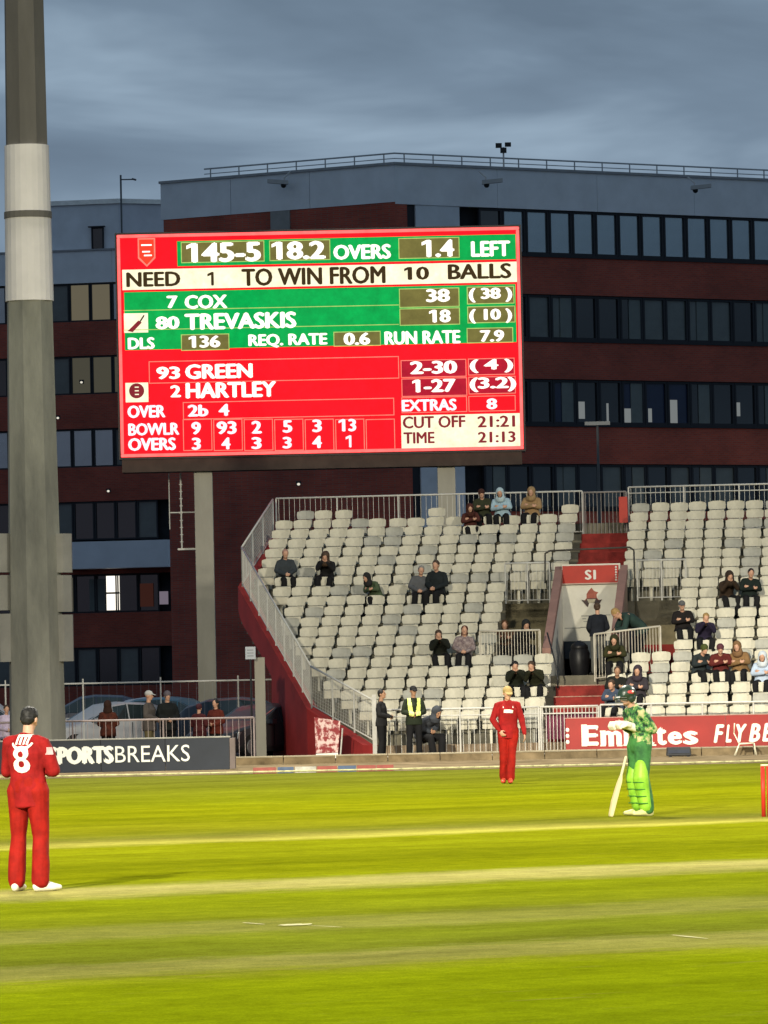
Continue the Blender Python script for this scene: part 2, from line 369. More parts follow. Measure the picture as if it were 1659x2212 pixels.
def make_mast(label, loc, detailed):
    t = tag(empty('floodlight_mast', (loc.x, loc.y, 0)), label, 'floodlight mast', 'floodlight masts round the ground')
    ph = math.radians(-90 - 22.5 + 9)
    R = lambda z: .685 - z * .0128 if z < 25 else .365 - (z - 25) * .006
    zb0 = P(60, 651, 121).z; zb1 = P(55, 315, 121).z; zr0 = P(60, 472, 121).z; zr1 = P(60, 458, 121).z
    mb = MB(); octa(mb, 0, 0, 0, R(0), zb0, R(zb0), ph=ph); mb.build('lower_shaft', MASTC, t)
    mb = MB(); octa(mb, 0, 0, zb0, R(zb0) + .012, zr0, R(zr0) + .012, ph=ph, n=24); o = mb.build('white_band', MASTW, t)
    mb = MB(); octa(mb, 0, 0, zr0, R(zr0) + .03, zr1, R(zr1) + .03, ph=ph, n=24); o = mb.build('joint_ring', MASTC2, t)
    mb = MB(); octa(mb, 0, 0, zr1, R(zr1) + .012, zb1, R(zb1) + .012, ph=ph, n=24); o = mb.build('white_band', MASTW, t)
    mb = MB(); octa(mb, 0, 0, zb1, R(zb1) + .0, 44, R(44), ph=ph); mb.build('upper_shaft', MASTC2, t)
    # lamp head: a raked frame of lamps on the field side
    dv = Vector((0, 60, 0)) - Vector((loc.x, loc.y, 0)); dv.normalize(); a = math.atan2(dv.y, dv.x)
    hd = MB(); hd.box(-4, 4, -.12, .12, 42.4, 42.7).box(-4, 4, -.12, .12, 45.4, 45.7).box(-4, 4, -.12, .12, 48.4, 48.7)
    for xx in (-3.9, -1.3, 1.3, 3.9): hd.box(xx - .1, xx + .1, -.25, -.121, 42.2, 49)
    h = hd.build('lamp_frame', STEEL, t, rot=(0, 0, a + math.pi / 2)); lm = None
    for j in range(3):
        for i in range(7):
            if lm is None:
                l_ = MB(); l_.hexa([(-.35, -.5, -.3), (.35, -.5, -.3), (.2, 0, -.25), (-.2, 0, -.25), (-.35, -.5, .3), (.35, -.5, .3), (.2, 0, .25), (-.2, 0, .25)])
                lm = l_.mesh('lamp')
            link_mesh('lamp', lm, BLACKM, h, loc=(-3.3 + i * 1.1, -.26, 43.4 + j * 2.6))
    if detailed:
        cabs = [(118, 150, 1150, 1240), (118, 150, 1240, 1325), (120, 153, 1325, 1432), (-22, 17, 1150, 1240), (-22, 19, 1240, 1322), (3, 36, 1323, 1433)]
        for (xa, xb, ya, yb) in cabs:
            YY = 120.75; a0 = P(xa, (ya + yb) / 2, YY); b0 = P(xb, (ya + yb) / 2, YY); zt = P(xa, ya + 3, YY).z; zb = P(xa, yb - 3, YY).z
            cx = (a0.x + b0.x) / 2 - loc.x; w_ = (b0.x - a0.x) / 2 + .04
            mb = MB(); mb.prism([(cx - w_, 0.02), (cx - w_, -.20), (cx + w_ * .15, -.36), (cx + w_, -.12), (cx + w_, .14)], zb - .0, zt)
            mb.build('equipment_cabinet', CABM, t)
    return t
MLAB = {'north': 'tall grey octagonal floodlight mast with a white band at the left edge', 'west': 'floodlight mast behind the photographer on the left, out of frame',
        'south': 'floodlight mast behind the photographer on the right, out of frame', 'east': 'floodlight mast beyond the right end of the stand, out of frame'}
make_mast(MLAB['north'], MASTS[3][1], True)
for k in (0, 1, 2): make_mast(MLAB[MASTS[k][0]], MASTS[k][1], False)

# ================================================================== office building
def brick_material():
    m = bpy.data.materials.new('red_brickwork'); m.use_nodes = True; t = m.node_tree; b = t.nodes['Principled BSDF']
    N, L = t.nodes.new, t.links.new; b.inputs['Roughness'].default_value = .9
    tc = N('ShaderNodeTexCoord'); mp = N('ShaderNodeMapping'); L(tc.outputs['Object'], mp.inputs[0]); mp.inputs['Rotation'].default_value = (math.radians(90), 0, 0)
    br = N('ShaderNodeTexBrick'); L(mp.outputs[0], br.inputs[0]); br.inputs['Scale'].default_value = 1
    br.inputs['Brick Width'].default_value = .22; br.inputs['Row Height'].default_value = .075; br.inputs['Mortar Size'].default_value = .008
    br.inputs['Color1'].default_value = (.34, .060, .034, 1); br.inputs['Color2'].default_value = (.26, .045, .028, 1); br.inputs['Mortar'].default_value = (.19, .09, .07, 1)
    n = N('ShaderNodeTexNoise'); L(tc.outputs['Object'], n.inputs[0]); n.inputs['Scale'].default_value = .5; n.inputs['Detail'].default_value = 7
    r = N('ShaderNodeMapRange'); L(n.outputs[0], r.inputs[0]); r.inputs[1].default_value = .3; r.inputs[2].default_value = .7; r.inputs[3].default_value = .72; r.inputs[4].default_value = 1.2
    mx = N('ShaderNodeMix'); mx.data_type = 'RGBA'; mx.blend_type = 'MULTIPLY'; mx.inputs[0].default_value = 1
    L(br.outputs[0], mx.inputs[6]); L(r.outputs[0], mx.inputs[7]); L(mx.outputs[2], b.inputs['Base Color']); return m
BRICK = brick_material()
GLASSR = mat('reflective_glass', (.25, .30, .33), .16, .10, .35, metal=.75)
GLASSD = mat('dark_glass', (.010, .014, .018), .08, .2, 1, spec=.6)
GLASSM = mat('blind_behind_glass', (.085, .10, .10), .3, .18, .9, spec=.5)
GLASSB = mat('blue_partition_glass', (.012, .022, .055), .25, .15, .8)
FRAME = mat('dark_window_frame', (.012, .014, .02), .6, .1, 2)
LITW = emat('lit_room_warm', (.62, .54, .36), .20)
LITD = emat('lit_room_dim', (.45, .42, .30), .14)
LITB = emat('lit_doorway', (1.0, .93, .80), 1.5)
PCOL = mat('pale_column', (.12, .14, .14), .8, .1, 1)
HEADS = [19.85, 16.55, 13.25, 9.95, 6.65, 3.35]
_pane = {}
def window(parent, x0, x1, z0, z1, y, m, fr=.05):
    k = (round(x1 - x0, 3), round(z1 - z0, 3))
    if k not in _pane:
        w_, h_ = k; f = MB().box(0, fr, -.09, .05, 0, h_).box(w_ - fr, w_, -.09, .05, 0, h_).box(fr, w_ - fr, -.09, .05, 0, fr).box(fr, w_ - fr, -.09, .05, h_ - fr, h_)
        _pane[k] = (f.mesh('window'), MB().box(fr, w_ - fr, -.02, .01, fr, h_ - fr).mesh('pane'))
    a, b = _pane[k]; o = link_mesh('window', a, FRAME, parent, loc=(x0, y, z0)); link_mesh('pane', b, m, o); return o

bld = tag(empty('office_building', P(868, 1106, 200.0)), 'long brick and grey clad office block with ribbon windows behind the scoreboard', 'office building')
C0 = bld.location.copy(); bld.location.z = 0; C0.z = 0
aR = math.atan2(10.0, 14.7); aL = math.atan2(5.9, -9.1)
# right facade wing: its own frame, x runs along the facade, y into the building
def child(name, parent, rz): o = empty(name, (0, 0, 0), rz); o.parent = parent; return o
LEN = 30.0; TOP = 21.35
right = bld; 
bld.rotation_euler = (0, 0, aR)
MB().box(.3, LEN, .34, 14, 0, TOP - .05).build('wall', DARKIN, bld)                       # dark core seen through glass
zc0 = HEADS[0]
# cladding band, panel by panel
xs = 0.; pw = 4.8
while xs < LEN - .1:
    MB().box(xs + .006, min(LEN, xs + pw) - .006, 0, .33, zc0, TOP).build('cladding_panel', GREYC, bld); xs += pw
MB().box(-.05, LEN, -.06, .33, TOP, TOP + .10).build('roof_edge', mat('roof_trim', (.26,.27,.29), .7, .1, 2), bld)
MB().box(0, LEN, .33, 14, TOP - .05, TOP).build('roof', CONCD, bld)
for k, h in enumerate(HEADS):
    zt = h - 1.75; zn = HEADS[k + 1] if k + 1 < len(HEADS) else 0.
    MB().box(3.05, LEN, .02, .33, zn, zt).build('brick_spandrel', BRICK, bld)
    MB().box(3.05, LEN, -.03, .019, zt - .10, zt).build('sill', FRAME, bld)
# vertical grey strip and brick corner pier
MB().box(0, .55, 0.02, .33, 0, zc0).build('corner_pier', BRICK, bld)
MB().box(.55, .95, .10, .33, 0, zc0).build('downpipe_recess', FRAME, bld)
for k in range(6):
    zt = HEADS[k]; zb = HEADS[k + 1] if k < 5 else 0
    MB().box(.95, 3.0, .03, .33, zb + .008, zt - .008).build('stair_panel', mat('stair_panel_grey', (.5, .54, .6), .5, .08, 1), bld)
def facade_x(px, py):
    """distance along the right facade seen at picture column px"""
    a = P(px, py, 200.0) - Vector((0, 0, HC)); d = Vector((math.cos(aR), math.sin(aR)))
    # ray (a.x, a.y)*t = C0 + d*s
    det = a.x * (-d.y) - a.y * (-d.x); s_ = (a.x * C0.y - a.y * C0.x) / (-det) if det else 0
    t_ = (C0.x * (-d.y) - C0.y * (-d.x)) / det
    return (a.x * t_ - C0.x) / d.x, C0.y + d.y * ((a.x * t_ - C0.x) / d.x)
_sa, _sb = facade_x(1141, 600)[0], facade_x(1631, 600)[0]; PW = (_sb - _sa) / 10; _s0 = _sa - 2 * PW
rng = random.Random(5)
for k, h in enumerate(HEADS[:5]):
    for i in range(25):
        x0 = _s0 + i * PW; x1 = x0 + PW - .02
        if x1 > LEN: break
        c3 = (i % 3 == 0)
        if k == 0: m_ = GLASSR if i > 0 else GLASSD
        elif k == 1:
            m_ = [GLASSM, GLASSD, GLASSM, GLASSM, GLASSD, GLASSD, GLASSD, GLASSM, GLASSM, GLASSM, GLASSM, GLASSD][i % 12]
        elif k == 2: m_ = GLASSD if i in (1, 2, 4, 5) else (GLASSB if i in (3, 7, 8, 6) else GLASSD)
        else: m_ = GLASSD if rng.random() < .8 else GLASSM
        wd = window(bld, x0, x1, h - 1.75, h - .02, .16, m_, .09 if k == 0 else .05)
        if k in (1, 2, 3) and c3:
            MB().box(.45, PW - .07, -.06, -.025, .05, 1.68).build('blind', PCOL, wd)
# bright scraps inside the third storey
for (xa, xb, ya, yb) in [(1151, 1163, 1188, 1262), (1258, 1265, 1186, 1262), (1283, 1319, 1210, 1262), (1341, 1356, 1195, 1262), (1369, 1379, 1192, 1262), (1311, 1327, 1210, 1262), (1500, 1512, 1190, 1232)]:
    pass
for (zx0, zx1, zy0, zy1) in [(570, 607, 1300, 1400), (732, 746, 1310, 1420), (832, 892, 1340, 1440), (918, 944, 1345, 1440), (975, 997, 1340, 1420), (1102, 1146, 1290, 1440), (1484, 1510, 1305, 1385)]:
    D = lambda zx, zy: ((1900 + zx / 1.476) / 1.823, (700 + zy / 1.476) / 1.823)
    (ax, ay), (bx, by) = D(zx0, zy0), D(zx1, zy1)
    s0, Y0 = facade_x(ax, ay); s1, Y1 = facade_x(bx, by)
    zt = P(ax, ay, Y0).z; zb = P(bx, by, Y1).z
    MB().box(s0, s1, .125, .145, max(zb, HEADS[2] - 1.68), zt).build('lit_window_gap', emat('dusk_light_through_window', (.55, .60, .60), .32), bld)
# left facade (no windows) as a separate brick slab with the same grey top band
dl = Vector((math.cos(aL), math.sin(aL))); LL = 10.85
nl = Vector((-dl.y, dl.x))  # outward? fixed below
if nl.y > 0: nl = -nl
def slab(name, s0, s1, z0, z1, off, m, th=.3, par=None):
    A = Vector((C0.x, C0.y)) + dl * s0 + nl * off; B = Vector((C0.x, C0.y)) + dl * s1 + nl * off
    A2, B2 = A - nl * th, B - nl * th
    inv = Matrix.Rotation(-aR, 3, 'Z')
    pts = [inv @ (Vector((p.x, p.y, 0)) - Vector((C0.x, C0.y, 0))) for p in (A, A2, B2, B)]
    return MB().prism([(p.x, p.y) for p in pts], z0, z1).build(name, m, bld)
slab('wall', .02, LL, 0, zc0 + .08, 0, BRICK, 9)
slab('cladding_panel', .0, 3.9, zc0 + .08, TOP, .02, GREYC); slab('cladding_panel', 3.92, 7.6, zc0 + .08, TOP, .02, GREYC); slab('cladding_panel', 7.62, LL + .1, zc0 + .08, TOP, .02, GREYC)
slab('roof_edge', -.05, LL + .15, TOP, TOP + .10, .08, mat('roof_trim', (.26,.27,.29)))
slab('infill_panel', 4.85, 5.75, 17.2, zc0 + .07, .04, mat('pale_infill', (.22, .22, .22), .6, .1, 2), .1)
slab('wall', .3, LL, zc0 + .07, TOP - .06, -.31, DARKIN, 6)
# roof guard rail
rr = tag(empty('roof_guard_rail', (C0.x, C0.y, TOP + .1)), 'pipe guard rail with many posts along the office roof', 'guard rail')
RG = mat('roof_rail_grey', (.34,.36,.38), .6, .1, 4)
dr = Vector((math.cos(aR), math.sin(aR)))
def rpt(s_, side, z, back=.5):
    d = dr if side > 0 else dl; n_ = Vector((-d.y, d.x)); n_ = n_ if n_.y > 0 else -n_
    q = d * s_ + n_ * back; return Vector((q.x, q.y, z))
mid = Vector((.0, .62, 0))
for zz, rad in ((.40, .032), (.20, .018)):
    MB().path([rpt(9.2, -1, zz), mid + Vector((0, 0, zz)), rpt(28, 1, zz)], rad, 6).build('rail', RG, rr)
s_ = .8
while s_ < 28:
    MB().bar(rpt(s_, 1, -.1), rpt(s_, 1, .42), .028, 5).build('rail_post', RG, rr)
    if s_ < 9.2: MB().bar(rpt(s_, -1, -.1), rpt(s_, -1, .42), .028, 5).build('rail_post', RG, rr)
    s_ += 1.35
# birds or fixings on the rail
# roof mast with camera cluster
p = P(1088, 352, 203.5); rm = tag(empty('roof_mast', (p.x, p.y, TOP)), 'thin roof mast topped by a small camera cluster', 'mast')
zt = P(1088, 318, 203.5).z - TOP
MB().bar((0, 0, 0), (0, 0, zt), .035, 6).build('pole', STEEL, rm)
MB().box(-.30, -.06, -.08, .08, zt - .02, zt + .16).build('camera_head', BLACKM, rm); MB().box(.06, .30, -.08, .08, zt + .02, zt + .18).build('camera_head', BLACKM, rm)
MB().box(-.12, .12, -.10, .10, zt - .22, zt - .02).build('bracket', BLACKM, rm)
# CCTV cameras on brackets
def cctv(px, py, Y, label, dirx):
    p = P(px, py, Y); t = tag(empty('wall_camera', p), label, 'security camera', 'cameras on the office roof band')
    MB().bar((0, 0, .25), (dirx * .25, -.1, 0), .03, 5).bar((dirx * .25, -.1, 0), (dirx * .25, -.1, -.12), .03, 5).build('bracket', STEEL, t)
    MB().hexa([(dirx * .1, -.3, -.28), (dirx * .9, -.3, -.20), (dirx * .9, -.05, -.20), (dirx * .1, -.05, -.28), (dirx * .1, -.3, -.12), (dirx * .9, -.3, -.06), (dirx * .9, -.05, -.06), (dirx * .1, -.05, -.12)]).build('camera_housing', mat('camera_shell', (.35, .36, .37), .5, .05, 3), t)
    MB().ball((dirx * .28, -.15, -.30), .11, 8, 6).build('lens_dome', BLACKM, t)
cctv(628, 384, 202.4, 'security camera on a bracket, left of the roof corner', -1)
cctv(1035, 384, 201.6, 'security camera on a bracket, right of the roof corner', 1)
cctv(1486, 396, 206.8, 'dark security camera at the right end of the roof band', 1)

# ------------------------------------------------------------------ left wing behind the mast
YW = 237.0
w0 = P(-60, 1106, YW + 1.5); w1 = P(262, 1106, YW); w2 = P(372, 1106, YW + 1.7); w3 = P(420, 1106, YW + 2)
wing = tag(empty('office_wing', (w1.x, w1.y, 0)), 'brick office wing with lit upper windows seen right of the floodlight mast', 'office building')
aW = math.atan2(w1.y - w0.y, w1.x - w0.x); wing.rotation_euler = (0, 0, aW); WL = (w1 - w0).length
XE = 2.5   # wing runs from -WL to +XE in its own frame
MB().box(-WL, XE, .34, 10, 0, 21.3).build('wall', DARKIN, wing)
for k, h in enumerate(HEADS):
    zn = HEADS[k + 1] if k + 1 < 6 else 0.
    if k == 3: continue
    MB().box(-WL, XE, .02, .33, zn, h - 1.75).build('brick_spandrel', BRICK, wing)
MB().box(-WL, XE, .02, .33, HEADS[4], HEADS[3] - 1.85).build('brick_spandrel', BRICK, wing)
x = -WL
while x < XE - .1:
    MB().box(x + .005, min(XE, x + 3.4) - .005, 0, .33, HEADS[0], 21.3).build('cladding_panel', GREYC, wing); x += 3.4
MB().box(-WL, XE, -.06, .5, 21.3, 21.38).build('roof_edge', mat('roof_trim', (.26,.27,.29)), wing)
def wx(px, py=900):  # picture column -> wing x
    a = P(px, py, YW) - Vector((0, 0, HC)); d = Vector((math.cos(aW), math.sin(aW))); det = -a.x * d.y + a.y * d.x
    t_ = (-w1.x * d.y + w1.y * d.x) / det
    return (a.x * t_ - w1.x) / d.x
# set-back plant storey
xa = wx(100, 480)
MB().box(xa, .0, .55, 8, 21.3, 23.45).build('plant_storey', mat('plant_grey', (.56,.60,.66), .6, .08, .8), wing)
MB().prism([(0.004, .55), (XE, 2.6), (XE, 8), (0.004, 8)], 21.3, 23.45).build('plant_storey', mat('plant_grey2', (.52,.55,.62), .6, .08, .8), wing)
MB().prism([(xa - .05, .45), (0.02, .45), (XE + .05, 2.5), (XE + .05, 3.1), (0, .9), (xa - .05, .9)], 23.45, 23.66).build('roof_trim', mat('pale_trim', (.75,.76,.74), .7, .1, 2), wing)
wa, wb = wx(192, 520), wx(218, 520)
window(wing, wa, wb, P(200, 546, YW).z, P(200, 489, YW).z, .50, GLASSD)
MB().box(wa - .12, wb + .1, .30, .45, P(200, 489, YW).z, P(200, 489, YW).z + .06).build('lintel', FRAME, wing)
rng = random.Random(8)
for k, h in enumerate(HEADS):
    i = 0; x = wx(150, 700) - 8 * .99
    while x < XE - .9:
        px = 150 + (i - 8) * 47.5
        if k == 0: m_ = LITW if i in (8, 9) else (GLASSM if i in (6, 7, 12) else GLASSR)
        elif k == 1: m_ = LITD if i in (8, 9, 10) else (GLASSM if i % 2 else GLASSD)
        elif k == 2: m_ = GLASSR if i % 5 else GLASSM
        elif k == 3: m_ = GLASSD if i not in (7, 11) else GLASSM
        elif k == 4: m_ = GLASSD
        else: m_ = [GLASSD, GLASSM, GLASSM, GLASSD, GLASSM, GLASSD][i % 6]
        if k == 4: wd = window(wing, x, x + .97, h - 1.75, h - .02, .16, GLASSD)
        else: wd = window(wing, x, x + .97, h - 1.75, h - .02, .16, m_, .07)
        x += .99; i += 1
# bright doorway and blurred shop window contents under the canopy
za, zb = P(240, 1240, YW).z, P(240, 1322, YW).z
for (a_, b_, c_, d_, mm) in [(229, 257, 1244, 1318, LITB), (150, 158, 1246, 1318, LITD), (300, 330, 1262, 1312, emat('shop_glow', (.30, .10, .07), .12)),
                             (340, 362, 1280, 1308, emat('shop_glow_pink', (.5, .42, .52), .32)), (372, 382, 1282, 1308, emat('shop_glow_pink', (.5, .42, .52), .32)), (192, 226, 1250, 1318, PCOL)]:
    MB().box(wx(a_, 1280), wx(b_, 1280), .08, .10, P(240, d_, YW).z, P(240, c_, YW).z).build('lit_opening', mm, wing)
MB().box(wx(229, 1280), wx(257, 1280), .06, .075, P(240, 1283, YW).z, P(240, 1279, YW).z).build('transom', FRAME, wing)
cx0, cx1 = wx(148, 1200), wx(381, 1200)
MB().box(cx0, cx1, -1.5, .0, P(260, 1228, YW).z, P(260, 1170, YW).z).build('entrance_canopy', mat('canopy_blue_grey', (.56,.60,.67), .5, .06, .7), wing)
# small wall floodlamps (lit)
LAMPM = emat('wall_lamp_glow', (1.0, .95, .8), .8)
def wall_lamp(px, py, Y, label):
    p = P(px, py, Y); t = tag(empty('wall_lamp', p), label, 'wall lamp', 'small lit lamps on the brickwork')
    MB().box(-.10, .10, .02, .3, -.05, .12).build('bracket', FRAME, t); MB().ball((0, -.05, 0), (.06, .04, .05), 8, 6).build('lamp_glass', LAMPM, t, True)
wall_lamp(176, 826, YW - .4, 'small lit lamp in the second row of windows beside the scoreboard')
wall_lamp(125, 903, YW - .4, 'small lit lamp on brickwork touching the right side of the mast')
wall_lamp(234, 1061, YW - .4, 'small lit lamp on brickwork below the left end of the scoreboard')
wall_lamp(645, 1046, 200.0, 'small lit lamp on brickwork under the middle of the scoreboard')
# aerial
p = P(263, 500, 236.6); t = tag(empty('aerial', p), 'thin roof aerial with a side arm, left of the scoreboard', 'aerial')
za = P(263, 378, 236.6).z - p.z; zc = P(263, 388, 236.6).z - p.z
MB().bar((0, 0, -1.2), (0, 0, za), .045, 6).build('mast', mat('aerial_grey', (.10, .11, .12), .7, .1, 3), t)
MB().bar((0, 0, zc), (.66, 0, zc + .0), .03, 6).bar((.5, 0, zc + .03), (.7, 0, zc - .03), .045, 5).build('side_arm', mat('aerial_grey', (.1, .11, .12)), t)
# pole lamp in front of the right facade
p = G(1303, 1500); Yl = 175.; p = P(1302, 1440, Yl); t = tag(empty('street_lamp', (p.x, Yl, 0)), 'slim street lamp rising between the stand rail and the office', 'street lamp')
zt = P(1300, 917, Yl).z
MB().bar((0, 0, 0), (0, 0, zt), .07, 8, .04).build('pole', mat('lamp_pole', (.10, .10, .10), .6, .1, 3), t)
MB().box(-.42, .42, -.10, .10, zt - .02, zt + .10).build('lamp_head', mat('lamp_head_pale', (.35, .35, .34), .5, .05, 3), t)

# ================================================================== scoreboard
YS = 145.0
TL, TR, BR, BL = P(252, 508, YS), P(1122, 490, YS), P(1130, 969, YS), P(262, 989, YS)
SW = (TR.x - TL.x + BR.x - BL.x) / 2; SH = (TL.z - BL.z + TR.z - BR.z) / 2
sb = tag(empty('scoreboard', ((TL.x + BL.x) / 2, YS, (BL.z + BR.z) / 2)), 'large lit red and green electronic scoreboard raised on grey posts', 'scoreboard')
sb['label'] = 'large lit red and green electronic scoreboard raised on grey posts'
RED = emat('led_red', (1.0, 0.004, .012), 1.5); REDB = emat('led_red_halo', (1.0, .10, .09), 2.2); GRN = emat('led_green', (0.0, .40, .075), 1.05)
OLV = emat('led_green_glare', (.17, .15, .04), 1.1); CRM = emat('led_cream', (1.0, .93, .64), 1.18); WTX = emat('led_white_text', (1.0, .92, .80), 1.6)  # olive: glare of the text mixed into the cells' green
DRD = emat('led_dark_red', (.50, .008, .03), 1.0); DTX = emat('led_dark_text', (.05, .028, .008), 1.0); DRT = emat('led_maroon_text', (.26, .02, .03), 1.0)
LNG = emat('led_line_green', (.45, .62, .16), 1.1); LNR = emat('led_line_pink', (1.0, .22, .16), 1.2); LIL = emat('led_lilac_text', (1.0, .78, .86), 1.4)
MB().box(-.06, SW + .06, .02, .9, -.06, SH + .06).build('housing', BLACKM, sb)
MB().box(0, SW, -.02, .019, 0, SH).build('screen', RED, sb); screen = sb.children[-1]
# added glowing strips that imitate the red halo round the screen
fr = .085
for b_ in [(0, SW, SH - fr, SH), (0, SW, 0, fr), (0, fr, fr, SH - fr), (SW - fr, SW, fr, SH - fr)]:
    me = bevel_mesh(MB().box(b_[0], b_[1], -.07, -.021, b_[2], b_[3]).mesh('halo_strip'), .02); link_mesh('halo_strip', me, REDB, sb)
def uv(zx, zy):
    a = zx - 57 - (zy - 80) * .0237; b = zy - 80 + (zx - 57) * .0208
    return a / 1526 * SW, SH - b / 845 * SH
CY_ = [0]
def cell(x0, y0, x1, y1, m, lvl=1, name='cell'):
    (a, b), (c, d) = uv(x0, y0), uv(x1, y1); y = -.02 - .006 * lvl
    MB().box(a, c, y, -.021, d, b).build(name, m, screen)
def frame(x0, y0, x1, y1, m, lvl=3, th=.022):
    (a, b), (c, d) = uv(x0, y0), uv(x1, y1); y = -.02 - .006 * lvl
    MB().box(a, c, y, -.021, b - th, b).box(a, c, y, -.021, d, d + th).box(a, a + th, y, -.021, d + th, b - th).box(c - th, c, y, -.021, d + th, b - th).build('cell_border', m, screen)
def txt(s, x0, y0, x1, y1, m=WTX, off=.05):
    if s[0] == '1':   # give the figure one its flag
        h = y1 - y0; f = .26 * h
        if s == '1': x0, x1 = (x0 + x1) / 2 - .06 * h + f * .3, (x0 + x1) / 2 + .16 * h + f * .3
        else: x0 += f * .8
        (a, b), (c, d) = uv(x0 - f, y0 + .34 * h), uv(x0 + .06 * h, y0); e_ = (b - d) * .0
        w2 = (d - b) * .62
        MB().hexa([(a, -.059, b), (a + .0, -.047, b), (c, -.047, d - w2), (c, -.059, d - w2), (a, -.059, b + w2 * .9), (a, -.047, b + w2 * .9), (c, -.047, d), (c, -.059, d)]).build('figure_flag', m, screen)
    (a, b), (c, d) = uv(x0, y0), uv(x1, y1)
    place_text(s, m, screen, a, c, d, b, -.045, off, name='lettering', depth=.012)
cell(285, 103, 1572, 172, GRN); cell(78, 212, 1582, 258, CRM); cell(85, 297, 1575, 487, GRN)
for bx in [(300, 107, 618, 180), (635, 101, 868, 174), (1125, 92, 1358, 166), (1128, 284, 1358, 352), (1385, 277, 1566, 340), (1130, 360, 1360, 420), (1387, 352, 1570, 412),
           (302, 458, 486, 516), (880, 448, 1060, 500), (1385, 434, 1562, 488)]:
    cell(*bx, OLV, 2); frame(*bx, LNG, 3)
for yy in (356, 430): 
    (a, b), (c, d) = uv(85, yy + 10), uv(1128, yy + 10); MB().box(a, c, -.036, -.021, b - .02, b).build('cell_border', LNG, screen)
for bx in [(1135, 556, 1385, 618), (1390, 550, 1568, 610), (1138, 626, 1388, 690), (1392, 619, 1572, 682)]: cell(*bx, DRD, 2); frame(*bx, LNR, 3)
frame(1138, 697, 1388, 752, LNR); frame(1392, 692, 1572, 748, LNR); frame(310, 715, 1112, 765, LNR); frame(180, 560, 1130, 625, LNR)
cell(1137, 766, 1590, 886, CRM, 1)
for i in range(7):
    xa = 310 + i * 115.5; frame(xa, 780, xa + 113, 898, LNR)
cell(85, 378, 178, 450, CRM, 2); cell(92, 642, 180, 714, CRM, 2)
# bat and ball symbols
(a, b) = uv(100, 445); (c, d) = uv(158, 385)
MB().hexa([(a, -.05, b), (a + .14, -.05, b - .03), (a + .14, -.034, b - .03), (a, -.034, b), (c - .13, -.05, d - .14), (c - .04, -.05, d - .20), (c - .04, -.034, d - .20), (c - .13, -.034, d - .14)]).build('bat_symbol', DRT, screen)
MB().bar((c - .09, -.042, d - .18), (c + .03, -.042, d), .022, 6).build('bat_symbol', DTX, screen)
(a, b) = uv(135, 672)
MB().loft([(a, -.052, b), (a, -.040, b)], [.21, .21], 20, cap=False).build('ball_symbol', DRT, screen)
for dz in (-.1, 0, .1): MB().box(a - .05, a + .06, -.06, -.053, b + dz - .015, b + dz + .015).build('ball_seam', CRM, screen)
# club shield: plain shield outline
(a, b) = uv(136, 92); (c, d) = uv(205, 200)
w_ = c - a; h_ = b - d
MB().prism([(0, 0)] * 0 + [(0, 0), (w_, 0), (w_, h_ * .7), (w_ / 2, h_), (0, h_ * .7)][::-1], 0, .012).build('shield', LNR, screen); o = screen.children[-1]; o.rotation_euler = (math.radians(-90), 0, 0); o.location = (a, -.032, b)
MB().prism([(.04, .04), (w_ - .04, .04), (w_ - .04, h_ * .66), (w_ / 2, h_ * .93), (.04, h_ * .66)][::-1], 0, .012).build('shield', emat('led_orange_red', (1.0, .05, .02), 1.2), screen); o = screen.children[-1]; o.rotation_euler = (math.radians(-90), 0, 0); o.location = (a, -.040, b)
for (u0, u1, v0) in [(.2, .8, .22), (.25, .7, .45), (.35, .8, .58)]:
    MB().box(a + w_ * u0, a + w_ * u1, -.06, -.053, b - h_ * v0 - .04, b - h_ * v0).build('shield_mark', WTX, screen)
T = [("145-5", 325, 110, 605, 180), ("18.2", 648, 105, 850, 171), ("OVERS", 878, 118, 1098, 170), ("1.4", 1217, 98, 1338, 163), ("LEFT", 1400, 104, 1550, 160),
     ("7", 247, 311, 290, 358), ("COX", 315, 309, 478, 358), ("38", 1230, 286, 1322, 334), ("( 38 )", 1392, 282, 1558, 334),
     ("80", 205, 390, 297, 437), ("TREVASKIS", 315, 379, 740, 433), ("18", 1245, 364, 1325, 412), ("( 10 )", 1394, 362, 1558, 414),
     ("DLS", 100, 470, 203, 513), ("136", 334, 463, 452, 507), ("REQ. RATE", 557, 458, 858, 504), ("0.6", 918, 452, 1020, 497), ("RUN RATE", 1073, 447, 1362, 492), ("7.9", 1435, 442, 1528, 485),
     ("93", 209, 581, 300, 627), ("GREEN", 318, 572, 575, 623), ("2-30", 1170, 560, 1350, 606), ("( 4 )", 1396, 553, 1562, 602),
     ("2", 262, 651, 303, 696), ("HARTLEY", 320, 642, 665, 694), ("1-27", 1182, 629, 1345, 676), ("(3.2)", 1396, 622, 1574, 674)]
for s, x0, y0, x1, y1 in T: txt(s, x0, y0, x1, y1)
for s, x0, y0, x1, y1 in [("OVER", 100, 728, 245, 773), ("2b", 328, 725, 408, 769), ("4", 445, 722, 487, 767), ("EXTRAS", 1139, 706, 1348, 747), ("8", 1460, 701, 1502, 742), ("BOWLR", 103, 796, 298, 839),
                          ("9", 342, 790, 380, 838), ("93", 438, 788, 515, 836), ("2", 570, 786, 610, 834), ("5", 688, 784, 726, 831), ("3", 800, 781, 838, 829), ("13", 903, 779, 968, 826),
                          ("OVERS", 103, 852, 285, 897), ("3", 344, 850, 380, 896), ("4", 456, 849, 492, 894), ("3", 570, 848, 610, 893), ("3", 688, 847, 724, 891), ("4", 800, 843, 838, 889), ("1", 930, 841, 948, 887)]:
    txt(s, x0, y0, x1, y1, LIL)
